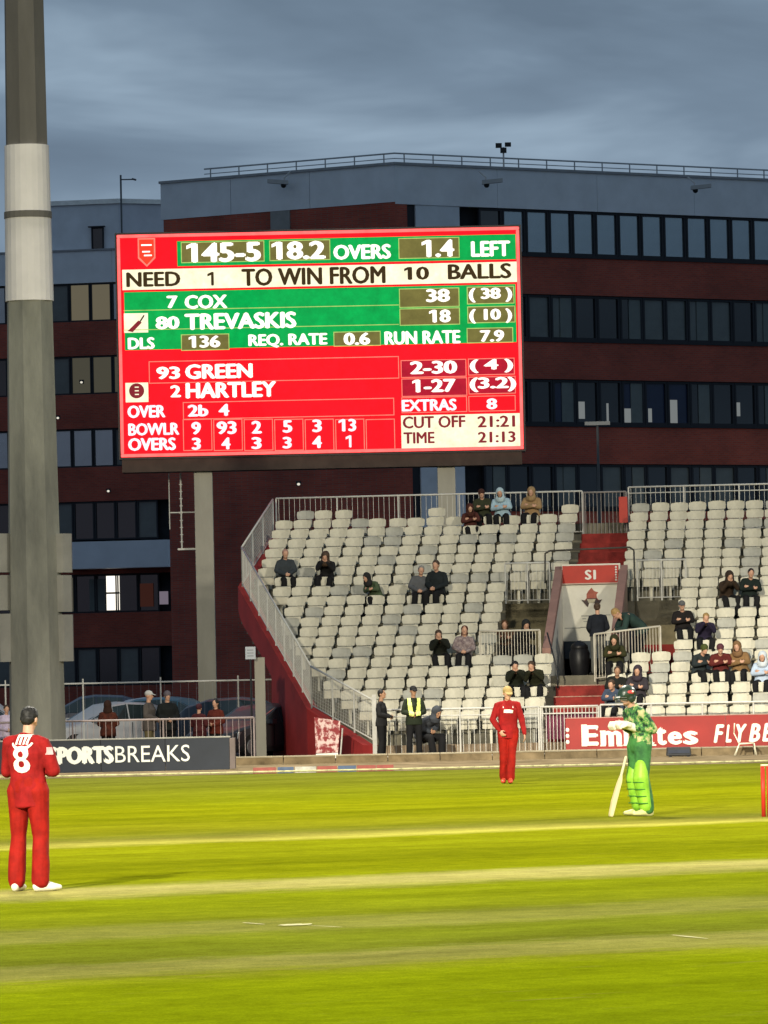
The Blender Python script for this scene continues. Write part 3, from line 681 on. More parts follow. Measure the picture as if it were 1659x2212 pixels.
for s, x0, y0, x1, y1 in [("NEED", 93, 222, 300, 274), ("1", 400, 220, 428, 272), ("TO WIN FROM", 530, 208, 1078, 264), ("10", 1150, 201, 1243, 250), ("BALLS", 1312, 191, 1555, 245)]: txt(s, x0, y0, x1, y1, DTX, .04)
for s, x0, y0, x1, y1 in [("CUT OFF", 1143, 770, 1382, 811), ("21:21", 1426, 768, 1570, 809), ("TIME", 1146, 830, 1265, 871), ("21:13", 1428, 828, 1572, 867)]: txt(s, x0, y0, x1, y1, DRT, .035)
# walkway beam below and posts
MB().box(.02, SW - .05, .05, .95, -.42, -.065).build('support_beam', mat('beam_brown', (.05, .035, .028), .8, .2, 2), sb)
def spost(pa, pb, pc, zt, yo):
    x0 = P(pa, pc, YS + yo).x - sb.location.x; x1 = P(pb, pc, YS + yo).x - sb.location.x
    z0 = -sb.location.z
    MB().box(x0, x1, yo, yo + .5, z0, zt).build('post', mat('post_concrete', (.30, .285, .235), .85, .12, 1.2, .1, 20, stretch=(1, 1, .3)), sb)
spost(424, 463, 1270, -.425, .25); spost(946, 984, 1060, -.425, .25)
# access ladder beside the left post
t = tag(empty('access_ladder', P(393, 1186, 146)), 'thin access ladder and cable hanging left of the scoreboard post', 'ladder')
z1 = P(393, 1022, 146).z - t.location.z; xl = P(366, 1100, 146).x - t.location.x; x2 = P(428, 1186, 146).x - t.location.x
MB().bar((0, 0, 0), (0, 0, z1), .022, 5).build('stile', RAILW, t); MB().bar((xl, 0, .55), (xl, 0, z1), .014, 5).build('stile', RAILW, t)
zr = P(393, 1107, 146).z - t.location.z; MB().bar((xl, 0, zr), (x2 * .85, 0, zr), .02, 5).build('rung', RAILW, t)
MB().box(xl * .35, x2, -.1, .2, -.03, .02).build('landing', RAILW, t)
for i in range(9): MB().bar((-.05, 0, .2 + i * .2), (.05, 0, .2 + i * .2), .012, 4).build('rung', RAILW, t)
# ================================================================== seating stand
TH = math.radians(-6.0)
SO = Vector((-.4, 124.0, 0))
Rv = Vector((math.cos(TH), math.sin(TH), 0)); Bv = Vector((-math.sin(TH), math.cos(TH), 0))
def W(r, b, z): return SO + Rv * r + Bv * b + Vector((0, 0, z))
def loc_of(p): q = p - SO; return Vector((q.dot(Rv), q.dot(Bv), p.z))
TREAD, RISE, Z0, NR = .70, .262, .32, 21
zrow = lambda k: Z0 + RISE * k
PATH = [(.03, -.35), (-1.81, 2.32), (-4.53, 10.6), (-4.15, 14.14), (-4.1, 16.)]
def rleft(b):
    for (r0, b0), (r1, b1) in zip([(p[0], p[1]) for p in PATH][:-1], [(p[0], p[1]) for p in PATH][1:]):
        if b <= b1: return r0 + (r1 - r0) * (b - b0) / (b1 - b0)
    return -4.1
RR = 12.6
G0, G1 = 4.12, 5.34          # gangway
VL, VR = 3.95, 5.42          # vomitory inner faces
RL0, RR1 = 2.48, 6.95        # recess outer limits
STEP = mat('terrace_concrete', (.125, .115, .085), .9, .3, 1.7, .2, 25)
gs = tag(empty('grandstand', SO, TH), 'stepped concrete seating stand with red side wall and red stairway', 'grandstand')
def step(r0a, r0b, r1, k, m=STEP, name='terrace_step', par=None, dz=0., db=0.):
    b0 = k * TREAD - db; b1 = (k + 1) * TREAD; z1 = zrow(k) + dz; z0 = max(0, z1 - .62)
    MB().hexa([(r0a, b0, z0), (r1, b0, z0), (r1, b1, z0), (r0b, b1, z0), (r0a, b0, z1), (r1, b0, z1), (r1, b1, z1), (r0b, b1, z1)]).build(name, m, par or gs)
for k in range(NR):
    la, lb = rleft(k * TREAD) + .05, rleft((k + 1) * TREAD) + .05
    if 6 <= k <= 12:
        step(la, lb, RL0, k); step(RR1, RR1, RR, k)
    elif k > 12 or k < 6:
        step(la, lb, G0 - .003, k); step(G1 + .003, G1 + .003, RR, k)
# red gangway steps with pale nosing
NOSE = mat('pale_step_nosing', (.34, .20, .15), .8, .25, 8)
for k in list(range(0, 6)) + list(range(13, NR)):
    step(G0, G0, G1, k, REDS, 'red_step', dz=.006, db=.01)
    if k < 6: MB().box(G0, G1, k * TREAD - .025, k * TREAD + .04, zrow(k) + .008, zrow(k) + .03).build('step_nosing', NOSE, gs)
# landing, recess floors and recess walls
zl = zrow(6)
MB().box(VL - .32, VR + .32, 4.2, 6.4, zl - .3, zl - .004).build('landing', STEP, gs)
MB().box(RL0, VL - .33, 4.2, 9.1, zl - .3, zl + .2).build('recess_floor', STEP, gs)
MB().box(VR + .33, RR1, 4.2, 9.1, zl - .3, zl).build('recess_floor', STEP, gs)
OLIVEW = mat('recess_wall', (.17, .145, .085), .9, .25, 2.2, .15, 25)
MB().box(RL0 + .004, VL - .33, 9.1, 9.3, zl, zrow(13) - .004).build('recess_wall', OLIVEW, gs)
MB().box(VR + .33, RR1 - .004, 9.1, 9.3, zl, zrow(13) - .004).build('recess_wall', OLIVEW, gs)
MB().prism([(RL0 - .1, 4.21), (RL0, 4.21), (RL0, 9.09), (RL0 - .1, 9.09)], 1.6, 1.95).build('recess_kerb', OLIVEW, gs)
for k in range(3): MB().box(5.95, 6.93, 8.1 + k * .33, 9.09, zl + .004 + k * .24, zl + .24 + k * .24).build('red_step', REDS, gs)
# vomitory walls: white inside, pink coping band
PINK = mat('pink_coping', (.27, .15, .12), .8, .12, 2)
rake = lambda b: Z0 + RISE / TREAD * b
def slope_wall(ra, rb, b0, b1, za0, za1, zb0, zb1, m, name):
    MB().hexa([(ra, b0, za0), (rb, b0, za0), (rb, b1, za1), (ra, b1, za1), (ra, b0, zb0), (rb, b0, zb0), (rb, b1, zb1), (ra, b1, zb1)]).build(name, m, gs)
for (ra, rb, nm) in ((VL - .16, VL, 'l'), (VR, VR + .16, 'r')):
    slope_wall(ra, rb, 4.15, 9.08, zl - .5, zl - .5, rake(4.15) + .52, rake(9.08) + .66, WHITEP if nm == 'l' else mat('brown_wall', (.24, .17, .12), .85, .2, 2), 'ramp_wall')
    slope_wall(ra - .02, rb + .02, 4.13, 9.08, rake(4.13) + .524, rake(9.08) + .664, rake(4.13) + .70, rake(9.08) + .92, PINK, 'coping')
MB().box(VL, VR, 8.85, 9.05, 2.74, 4.68).build('back_wall', WHITEP, gs); bw = gs.children[-1]
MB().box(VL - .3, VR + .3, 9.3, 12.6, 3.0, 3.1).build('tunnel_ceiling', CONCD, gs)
TUNSHADE = mat('tunnel_wall_shade', (.020, .026, .038), .7, .2, 2)  # shade of the tunnel put into its walls as a near-black colour
MB().box(VL - .3, VR + .3, 11.6, 11.8, -.4, 3.2).build('tunnel_wall', TUNSHADE, gs)
MB().box(VL - .3, VL - .02, 9.06, 11.6, -.4, 3.0).build('tunnel_wall', TUNSHADE, gs); MB().box(VR + .02, VR + .3, 9.06, 11.6, -.4, 3.0).build('tunnel_wall', TUNSHADE, gs)
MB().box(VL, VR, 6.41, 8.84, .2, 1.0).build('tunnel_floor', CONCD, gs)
MB().box(VL + .02, VR - .02, 8.86, 8.96, 2.3, 2.735).build('lintel', mat('lintel_grey_blue', (.06, .075, .09), .8, .2, 2), gs)
# sign over the exit
sg = tag(empty('gate_sign', W(VL + .02, 8.83, 4.20), TH), 'red sign reading S1 above the white tunnel wall', 'sign')
wsg = VR - VL - .06
MB().box(0, wsg, -.05, 0, 0, .44).build('sign_panel', mat('sign_red', (.42, .030, .018), .5, .10, 2), sg)
place_text("S1", mat('sign_white', (.75, .70, .65), .5, 0), sg, wsg * .40, wsg * .60, .08, .33, -.052, .05)
MB().box(-.02, wsg + .02, -.07, .0, -.03, -.002).build('trim', mat('sign_trim', (.5, .36, .30), .5, .05, 2), sg)
for i in range(6): MB().ball((wsg - .06, -.06, .06 + i * .065), .028, 6, 5).build('bulb', mat('sign_white', (.75, .70, .65)), sg)
# club emblem painted on the wall: a rose-like bud over a dark ribbon
em = tag(empty('wall_emblem', W(VL + .74, 8.848, 3.62), TH), 'painted flower emblem over a dark ribbon on the white tunnel wall', 'emblem')
def plate(pts, y, m, name, par, th=.008):
    mb = MB(); n = len(pts)
    mb.add([(x, y, z) for x, z in pts] + [(x, y - th, z) for x, z in pts], [tuple(range(n)), tuple(range(2 * n - 1, n - 1, -1))] + [(i, n + i, n + (i + 1) % n, (i + 1) % n) for i in range(n)])
    return mb.build(name, m, par)
EMR, EMD = mat('emblem_red', (.32, .10, .07), .8, .2, 8), mat('emblem_dark', (.07, .05, .05), .8, .2, 8)
plate([(0, .46), (.06, .38), (.10, .36), (.17, .34), (.12, .28), (.13, .20), (.20, .12), (-.20, .12), (-.13, .20), (-.13, .30), (-.08, .38)][::-1], 0, EMR, 'bud', em)
plate([(-.26, .16), (-.16, .14), (-.12, .19), (.12, .19), (.16, .14), (.26, .16), (.14, -.02), (.10, -.03), (.06, .10), (-.06, .10), (-.10, -.03), (-.14, .0)][::-1], -.009, EMD, 'ribbon', em)
plate([(-.12, .17), (.10, .17), (.06, .08), (-.08, .08)][::-1], -.018, mat('emblem_pale', (.42, .38, .28), .8, .2, 8), 'scroll', em)
FNT = mat('faint_grey_mark', (.30, .30, .28), .8, .3, 9)
for (xa, xb, zz) in ((-.28, .12, -.26), (.16, .46, -.245), (-.25, -.15, -.33), (-.22, .02, -.40), (-.70, -.30, -.56), (-.30, .02, -.545)):
    MB().box(xa, xb, -.006, 0, zz, zz + .022).build('faint_mark', FNT, em)

# side wall of the stand (red) following the path
def side_wall():
    mb = MB(); t_ = .28
    def seg(p, q, zs):   # zs: list of (t, zbot, ztop)
        p = Vector(p); q = Vector(q); d = (q - p).normalized(); n_ = Vector((-d.y, d.x))   # to the left / outside
        ins = -n_ * t_
        for (ta, ba, tpa), (tb, bb, tpb) in zip(zs[:-1], zs[1:]):
            A = p.lerp(q, ta); B_ = p.lerp(q, tb); A2, B2 = A + ins, B_ + ins
            mb.hexa([(A.x, A.y, ba), (A2.x, A2.y, ba), (B2.x, B2.y, bb), (B_.x, B_.y, bb), (A.x, A.y, tpa), (A2.x, A2.y, tpa), (B2.x, B2.y, tpb), (B_.x, B_.y, tpb)])
    zt = lambda b: .36 + .3743 * max(b, 0)
    a, b, c, d = PATH[:4]
    seg(a, b, [(t, 0, zt(a[1] + (b[1] - a[1]) * t)) for t in (0, .13, .5, 1)])
    f = lambda t: zt(b[1] + (c[1] - b[1]) * t)
    zs = [(0, 0), (.25, 0), (.505, 0), (.506, 2.0), (.56, 2.2), (.67, 2.6), (.76, 2.85), (.85, 3.1), (.92, 3.3), (.97, 3.5), (1, 3.7)]
    seg(b, c, [(t, z, f(t)) for t, z in zs])
    g = lambda t: zt(c[1] + (d[1] - c[1]) * t)
    seg(c, d, [(t, 3.75 + t * 1.1, g(t)) for t in (0, .5, 1)])
    return mb.build('side_wall', REDP, gs)
side_wall()
MB().box(PATH[4][0], RR, 14.75, 14.9, 3.2, zrow(20) + .3).build('back_wall', STEP, gs)
# front wall under the rail
MB().box(.05, RR, -.30, -.004, 0, zrow(0) + .02).build('front_wall', mat('front_wall_brown', (.20, .15, .10), .9, .25, 1.8, .2, 25), gs)
FWL = gs.children[-1]

# seating blocks
def seat_mesh(down=False):
    mb = MB(); w_ = .230
    # curved back shell: 3 columns x 4 rows front surface plus thickness
    xs = [-w_, -w_ * .55, 0, w_ * .55, w_]; zs = [.575, .605, .69, .765, .80]
    yb = lambda x, z: .30 + .07 * (z - .4) / .4 - .045 * (x / w_) ** 2
    vs = []; 
    for j, z in enumerate(zs):
        for i, x in enumerate(xs):
            kx = (.86, .97, 1.0, .97, .80)[j]; vs.append((x * kx, yb(x, z), z - (.018 if j == 4 and i in (0, 4) else 0)))
    n = len(vs); vs += [(x, y + .022, z) for x, y, z in vs]; fs = []
    for j in range(4):
        for i in range(4):
            a = j * 5 + i; fs.append((a, a + 1, a + 6, a + 5)); fs.append((n + a, n + a + 5, n + a + 6, n + a + 1))
    rim = [0, 1, 2, 3, 4, 9, 14, 19, 24, 23, 22, 21, 20, 15, 10, 5]
    for i in range(16): a, b = rim[i], rim[(i + 1) % 16]; fs.append((a, n + a, n + b, b))
    mb.add(vs, fs)
    if down: mb.hexa([(-.21, -.12, .40), (.21, -.12, .40), (.21, .29, .38), (-.21, .29, .38), (-.21, -.13, .43), (.21, -.13, .43), (.21, .29, .42), (-.21, .29, .42)])
    else: mb.hexa([(-.20, .14, .36), (.20, .14, .36), (.20, .24, .36), (-.20, .24, .36), (-.19, .12, .55), (.19, .12, .55), (.19, .16, .56), (-.19, .16, .56)])
    mb.box(-.03, .03, .24, .34, .0, .40)
    return mb.mesh('seat')
SMU, SMD = seat_mesh(), seat_mesh(True)
for me in (SMU, SMD): me.materials.append(SEATM)
blkL = tag(empty('seating_block', SO, TH), 'block of cream tip-up seats left of the red stairway', 'seating block', 'blocks of cream seats')
blkR = tag(empty('seating_block', SO, TH), 'block of cream tip-up seats right of the red stairway', 'seating block', 'blocks of cream seats')
SEATS = {}
rs = random.Random(3)
for k in range(NR):
    b = k * TREAD
    for j in range(18):
        r = 3.80 - .5 * j
        if r < rleft(b + .3) + .50: break
        if k == 20 and j in (1, 3, 4, 5, 6, 8, 9, 10, 11): continue
        if 6 <= k <= 12 and r > RL0 - .1: continue
        SEATS[(k, round(r, 2))] = (blkL, r, b)
    for j in range(11):
        r = 5.66 + .5 * j
        if 6 <= k <= 12 and r < RR1 + .1: continue
        if r > 10.4: break
        SEATS[(k, round(r, 2))] = (blkR, r, b)
def seat_for(px, py, hz=.78):
    """the stand seat whose occupant's chest is seen at picture position"""
    best = None
    for k in range(NR):
        Y = 124 + k * TREAD + .3; p = P(px, py, Y)
        # refine along rows
        q = loc_of(p)
        for _ in range(3):
            Yn = W(q.x, k * TREAD + .25, 0).y; p = P(px, py, Yn); q = loc_of(p)
        e = abs(p.z - (zrow(k) + hz))
        if best is None or e < best[0]: best = (e, k, q.x)
    return best[1], best[2]
OCC = {}   # filled by people below
# ================================================================== people
def remesh(mb, name, voxel, smooth=2, fold=0., fs=9., seed=0., stretch=(1, 1, .45)):
    me = mb.mesh(name); o = bpy.data.objects.new('tmp', me); col.objects.link(o)
    r = o.modifiers.new('r', 'REMESH'); r.mode = 'VOXEL'; r.voxel_size = voxel; r.use_smooth_shade = True
    if smooth: s_ = o.modifiers.new('s', 'SMOOTH'); s_.factor = .5; s_.iterations = smooth
    dg = bpy.context.evaluated_depsgraph_get(); out = bpy.data.meshes.new_from_object(o.evaluated_get(dg)); out.name = name
    bpy.data.objects.remove(o); bpy.data.meshes.remove(me)
    if fold > 0:
        st = Vector(stretch); off = Vector((seed, seed * 1.7, seed * .3))
        new = []
        for v in out.vertices:
            q = Vector((v.co.x * st.x, v.co.y * st.y, v.co.z * st.z)) * fs + off
            new += list(v.co + v.normal * (mnoise.noise(q) * fold + mnoise.noise(q * 2.6) * fold * .45))
        out.vertices.foreach_set('co', new); out.update()
    out.polygons.foreach_set('use_smooth', [True] * len(out.polygons))
    return out

V = Vector
def mixv(a, b, t): return V(a).lerp(V(b), t)

def skeleton(**kw):
    """joints of a 1.80 m figure standing upright and facing -y; kw overrides"""
    J = dict(pelvis=(0, 0, .97), waist=(0, .0, 1.11), chest=(0, -.005, 1.31), neck=(0, .015, 1.455), head=(0, -.005, 1.645), look=(0, -1, 0), up=(0, 0, 1),
             shL=(.178, .01, 1.40), shR=(-.178, .01, 1.40), elL=(.235, .03, 1.14), elR=(-.235, .03, 1.14), wrL=(.235, -.05, .90), wrR=(-.235, -.05, .90),
             hpL=(.095, 0, .93), hpR=(-.095, 0, .93), knL=(.11, -.015, .50), knR=(-.11, -.015, .50), anL=(.12, .02, .085), anR=(-.12, .02, .085),
             toL=(.14, -.17, .03), toR=(-.14, -.17, .03), side=(1, 0, 0), hdL=None, hdR=None)
    J.update(kw); return {k: (V(v) if v is not None else None) for k, v in J.items()}

def hand(mb, wr, d, palm_n, thumb_side, curl=.5, r=.0088, fine=True):
    """palm, four unequal curled fingers and a thumb; d = pointing direction"""
    d = V(d).normalized(); n_ = V(palm_n); n_ = (n_ - d * n_.dot(d)).normalized(); s_ = d.cross(n_).normalized() * thumb_side
    mb.loft([wr, wr + d * .03, wr + d * .085], [(.026, .019), (.036, .017), (.041, .014)], 10, side=s_)
    base = wr + d * .085; Ls = (.072, .080, .074, .058)
    for i, Lf in enumerate(Ls):
        b = base + s_ * (.030 - i * .020) - d * (.004 * abs(i - 1)); dd = (d + s_ * (.10 - .065 * i)).normalized(); pts = [b - dd * .02, b]; a = 0
        for sg in (.45, .32, .25):
            a += curl * (.9 if sg < .45 else .6); v_ = dd * math.cos(a) + n_ * math.sin(a); pts.append(pts[-1] + v_ * Lf * sg)
        mb.loft(pts, [r, r, r * .98, r * .9, r * .8], 7)
    tb = wr + d * .028 + s_ * .030; td = (d * .62 + s_ * .68 + n_ * .38).normalized()
    mb.loft([tb - s_ * .01, tb + td * .032, tb + (td * .060 + d * .012)], [r * 1.3, r * 1.15, r * .95], 7)

def body_mesh(J, vox=.012, face=True, curl=.5):
    mb = MB(); sd = J['side']
    mb.loft([J['pelvis'], J['waist'], J['chest'], J['neck'] - (J['neck'] - J['chest']) * .25], [(.13, .085), (.115, .075), (.135, .08), (.13, .06)], 14, side=sd)
    L_, U_ = J['look'].normalized(), J['up']; S_ = L_.cross(U_).normalized() * -1; U_ = S_.cross(L_) * -1
    if U_.z < 0: U_ = -U_
    H = J['head']; R3 = Matrix((S_, -L_, U_)).transposed()
    mb.loft([J['neck'] - V((0, 0, .05)), mixv(J['neck'], H, .6)], [.056, .053], 12)
    mb.ball(H + U_ * .020, (.076, .095, .098), 18, 12, R3)                # skull
    mb.ball(H + L_ * .025 - U_ * .055, (.056, .066, .062), 14, 10, R3)    # jaw
    if face:
        mb.loft([H + L_ * .085 + U_ * .015, H + L_ * .108 - U_ * .022], [.009, .015], 8)      # nose
        mb.ball(H + L_ * .082 - U_ * .052, (.024, .010, .006), 8, 6, R3); mb.ball(H + L_ * .080 - U_ * .064, (.020, .010, .006), 8, 6, R3)  # lips
        mb.ball(H + L_ * .080 - U_ * .088, (.020, .014, .014), 8, 6, R3)  # chin
        for q in (-1, 1):
            mb.ball(H + S_ * q * .077 - L_ * .012 - U_ * .005, (.010, .019, .030), 8, 7, R3)   # ears
            mb.ball(H + S_ * q * .030 + L_ * .084 + U_ * .034, (.022, .008, .006), 8, 6, R3)   # brow
            mb.ball(H + S_ * q * .040 + L_ * .068 - U_ * .018, (.020, .016, .020), 8, 6, R3)   # cheek
    for q in 'LR':
        sh, el, wr = J['sh' + q], J['el' + q], J['wr' + q]
        mb.loft([mixv(J['chest'], sh, .6) + V((0, 0, .05)), sh, mixv(sh, el, .45), el], [.045, .050, .044, .036], 10)
        mb.loft([el, mixv(el, wr, .3), wr], [.037, .037, .025], 10)
        d = J['hd' + q] if J['hd' + q] is not None else (wr - el)
        inn = (J['waist'] - wr); inn.z = 0
        hand(mb, wr, d, inn if inn.length > .05 else V((0, 1, 0)), 1 if q == 'L' else 1, curl)
        hp, kn, an, to = J['hp' + q], J['kn' + q], J['an' + q], J['to' + q]
        mb.loft([hp, mixv(hp, kn, .5), kn], [.080, .068, .050], 12); mb.loft([kn, mixv(kn, an, .35), an], [.050, .050, .033], 12)
        mb.loft([an - V((0, 0, .02)), mixv(an, to, .6) - V((0, 0, .02)), to], [(.035, .035), (.036, .03), (.03, .02)], 8)
    return remesh(mb, 'body', vox, 1)

def shirt_mesh(J, sleeve=1., loose=1., hem=.0, vox=.014, fold=.006, seed=0, coat=0., collar=True, belly=0.):
    mb = MB(); sd = J['side']; k = loose
    dn = (J['pelvis'] - J['waist']).normalized(); low = J['pelvis'] + dn * (hem)
    up = (J['neck'] - J['chest']).normalized(); shm = (J['shL'] + J['shR']) / 2
    mb.loft([low, J['pelvis'], J['waist'], J['chest'], shm - up * .015, J['neck'] + up * .005],
            [(.178 * k + coat, .125 * k + coat), (.172 * k + coat, .122 * k + coat), (.158 * k + belly, .112 * k + belly), (.182 * k, .122 * k), (.158 * k, .092 * k), (.078, .070)], 20, side=sd, cap=False)
    for q in 'LR':
        sh, el, wr = J['sh' + q], J['el' + q], J['wr' + q]
        top = mixv(shm, sh, .55) + up * .0; end1 = el if sleeve >= .55 else mixv(sh, el, sleeve * 2)
        a = [top, sh + up * .004, mixv(sh, end1, .5), end1]; ra = [.050 * k, .059 * k, .062 * k, .058 * k]
        if sleeve < .55: ra[-1] = .066 * k
        mb.loft(a, ra, 12)
        if sleeve >= .55: mb.loft([el, mixv(el, wr, .5), mixv(el, wr, min(1, (sleeve - .5) * 2))], [.058 * k, .051 * k, .040 * k], 12)
    for q in 'LR': mb.loft([J['neck'] - up * .035, mixv(J['neck'] - up * .03, J['sh' + q], .55) + up * .004, J['sh' + q] + up * .002], [(.062 * k, .058 * k), (.058 * k, .056 * k), (.055 * k, .055 * k)], 12)
    if collar: mb.loft([J['neck'] - up * .03, J['neck'] + up * .03], [.074, .067], 12, cap=False)
    return remesh(mb, 'shirt', vox, 2, fold, 8, seed)

def trouser_mesh(J, k=1., vox=.014, fold=.005, seed=0, short=0.):
    mb = MB(); sd = J['side']; pv = J['pelvis']; up = (J['waist'] - pv).normalized()
    mb.loft([pv - up * .05, pv + up * .07], [(.165 * k, .118 * k), (.155 * k, .108 * k)], 18, side=sd)
    for q in 'LR':
        hp, kn, an = J['hp' + q], J['kn' + q], J['an' + q]
        mb.loft([hp + V((0, 0, .0)), mixv(hp, kn, .35), kn], [.100 * k, .090 * k, .070 * k], 14)
        mb.loft([kn, mixv(kn, an, .4), mixv(kn, an, .97)], [.070 * k, .073 * k, .074 * k], 14)
    return remesh(mb, 'trousers', vox, 2, fold, 8, seed + 4)

def shoe_mesh(J, q, k=1.):
    an, to = J['an' + q], J['to' + q]; f = (to - an); f.z = 0; f.normalize(); mb = MB(); z = min(an.z, to.z)
    s_ = V((-f.y, f.x, 0)); g = to.z - .03
    heel = V((an.x, an.y, g + .045)) - f * .045; toe = V((to.x, to.y, g + .034)) + f * .02
    mb.loft([heel, mixv(heel, toe, .35) + V((0, 0, .012)), mixv(heel, toe, .75), toe], [(.037 * k, .048 * k), (.042 * k, .056), (.048 * k, .038), (.036 * k, .026)], 12, side=s_)
    mb.loft([V((an.x, an.y, g + .05)), V((an.x, an.y, an.z + .03))], [.046 * k, .050 * k], 10, side=s_)
    return remesh(mb, 'shoe', .009, 2)

def hair_mesh(J, style='short', vox=.011):
    L_ = J['look'].normalized(); U_ = J['up']; S_ = L_.cross(U_).normalized() * -1; U_ = S_.cross(L_) * -1
    if U_.z < 0: U_ = -U_
    H = J['head']; R3 = Matrix((S_, -L_, U_)).transposed(); mb = MB()
    if style == 'short':
        mb.ball(H + U_ * .038 - L_ * .012, (.084, .097, .090), 18, 12, R3); mb.ball(H - L_ * .045 - U_ * .005, (.072, .058, .07), 14, 10, R3)
        return remesh(mb, 'hair', vox, 1, .006, 30, 1, (1, 1, 1))
    if style == 'long':
        mb.ball(H + U_ * .035 - L_ * .015, (.088, .100, .092), 18, 12, R3)
        mb.loft([H - L_ * .04, H - L_ * .06 - U_ * .12, H - L_ * .05 - U_ * .22], [(.085, .06), (.085, .05), (.06, .03)], 12, side=S_)
        return remesh(mb, 'hair', vox, 1, .006, 26, 2, (1, 1, .5))
    if style == 'hood':
        mb.ball(H + U_ * .025 - L_ * .030, (.112, .118, .132), 18, 12, R3)
        mb.loft([H - L_ * .02 - U_ * .04, H - U_ * .15 + L_ * .01], [(.112, .10), (.135, .12)], 14, side=S_)
        me = remesh(mb, 'hood', vox, 2, .006, 12, 3, (1, 1, .6))
        bm = bmesh.new(); bm.from_mesh(me)     # open the face
        dead = [v for v in bm.verts if (v.co - (H + L_ * .10 - U_ * .02)).length < .078]
        bmesh.ops.delete(bm, geom=dead, context='VERTS'); bm.to_mesh(me); bm.free(); return me
    if style == 'beanie':
        mb.ball(H + U_ * .052 - L_ * .008, (.090, .103, .084), 18, 12, R3)
        mb.loft([H + U_ * .018 - L_ * .008, H + U_ * .045 - L_ * .008], [(.090, .104), (.092, .105)], 18, side=S_)
        return remesh(mb, 'beanie', vox, 1)
    if style == 'cap':
        mb.ball(H + U_ * .048 - L_ * .008, (.087, .102, .082), 18, 12, R3)
        mb.loft([H + L_ * .07 + U_ * .045, H + L_ * .12 + U_ * .038, H + L_ * .165 + U_ * .028], [(.075, .012), (.072, .010), (.055, .008)], 12, side=S_)
        return remesh(mb, 'cap', .009, 1)
    if style == 'helmet':
        mb.ball(H + U_ * .040 - L_ * .008, (.112, .132, .112), 20, 14, R3)
        mb.loft([H + L_ * .08 + U_ * .045, H + L_ * .15 + U_ * .036, H + L_ * .185 + U_ * .026], [(.09, .012), (.085, .010), (.065, .008)], 12, side=S_)
        for q in (-1, 1): mb.ball(H + S_ * q * .088 - L_ * .01 - U_ * .035, (.022, .06, .055), 12, 8, R3)
        mb.ball(H - L_ * .07 - U_ * .03, (.085, .045, .06), 12, 8, R3)
        return remesh(mb, 'helmet', .009, 1)

def cloth(name, c, rough=.85, var=.14, c2=None, vs=7): return mat(name, c, rough, var, vs, .12, 70, spec=.15, c2=c2)
SKIN = mat('skin_light', (.48, .27, .18), .55, .08, 12, spec=.35)
SKIN2 = mat('skin_tan', (.36, .20, .12), .55, .08, 12, spec=.35)
SKIN3 = mat('skin_brown', (.17, .085, .05), .55, .08, 12, spec=.35)
HBLK = mat('hair_black', (.010, .009, .008), .6, .3, 40); HBRN = mat('hair_brown', (.055, .032, .018), .6, .3, 40); HBLD = mat('hair_blond', (.30, .19, .07), .6, .25, 40); HGRY = mat('hair_grey', (.22, .20, .18), .6, .25, 40)
EYE = mat('eye_dark', (.01, .008, .006), .25, 0)

def eyes(J, par):
    L_ = J['look'].normalized(); U_ = J['up']; S_ = L_.cross(U_).normalized()
    for q in (-1, 1):
        mb = MB(); mb.ball(J['head'] + S_ * q * .030 + L_ * .083 + U_ * .015, .0105, 8, 6); mb.build('eye', EYE, par, True)

def assemble(label, loc, rz, J, skin, parts, group=None, scale=1., vox=.012, curl=.5, body=None, eye=True):
    me = body or body_mesh(J, vox, True, curl)
    o = link_mesh('person', me, skin); o.location = loc; o.rotation_euler = (0, 0, rz); o.scale = (scale,) * 3
    tag(o, label, 'person', group)
    if eye: eyes(J, o)
    for nm, pm, m in parts: link_mesh(nm, pm, m, o)
    return o
def decal(target, par, me, m, name, org, dirv, ux, uz, scale, lift=.006):
    """lay flat print onto cloth: me lies in x-z, is cast along dirv onto target mesh"""
    bm = bmesh.new(); bm.from_mesh(me)
    for _ in range(3): bmesh.ops.subdivide_edges(bm, edges=[e_ for e_ in bm.edges if e_.calc_length() * scale > .016], cuts=1)
    bmesh.ops.triangulate(bm, faces=bm.faces[:])
    tb = bmesh.new(); tb.from_mesh(target); tree = BVHTree.FromBMesh(tb); dirv = V(dirv).normalized(); ux = V(ux); uz = V(uz)
    for v in bm.verts:
        p = V(org) + ux * v.co.x * scale + uz * v.co.y * scale
        h = tree.ray_cast(p - dirv * .6, dirv)
        v.co = (h[0] - dirv * lift) if h[0] is not None else p
    out = bpy.data.meshes.new(name); bm.to_mesh(out); bm.free(); tb.free()
    return link_mesh(name, out, m, par)
def strip_mesh(polys):
    mb = MB()
    for p in polys: mb.add([(x, y, 0) for x, y in p], [tuple(range(len(p)))])
    return mb.mesh('print')
def bold2d(s, off=.03):
    me = text_mesh(s, 0, 0, 0); bm = bmesh.new(); bm.from_mesh(me); geo = bm.verts[:] + bm.edges[:] + bm.faces[:]
    xs = [v.co.x for v in bm.verts]; ys = [v.co.y for v in bm.verts]; cx, cy = (min(xs) + max(xs)) / 2, (min(ys) + max(ys)) / 2; h = max(ys) - min(ys)
    me2 = me
    for v in bm.verts: v.co = V(((v.co.x - cx) / h, (v.co.y - cy) / h, 0))
    bm.to_mesh(me); bm.free(); return me

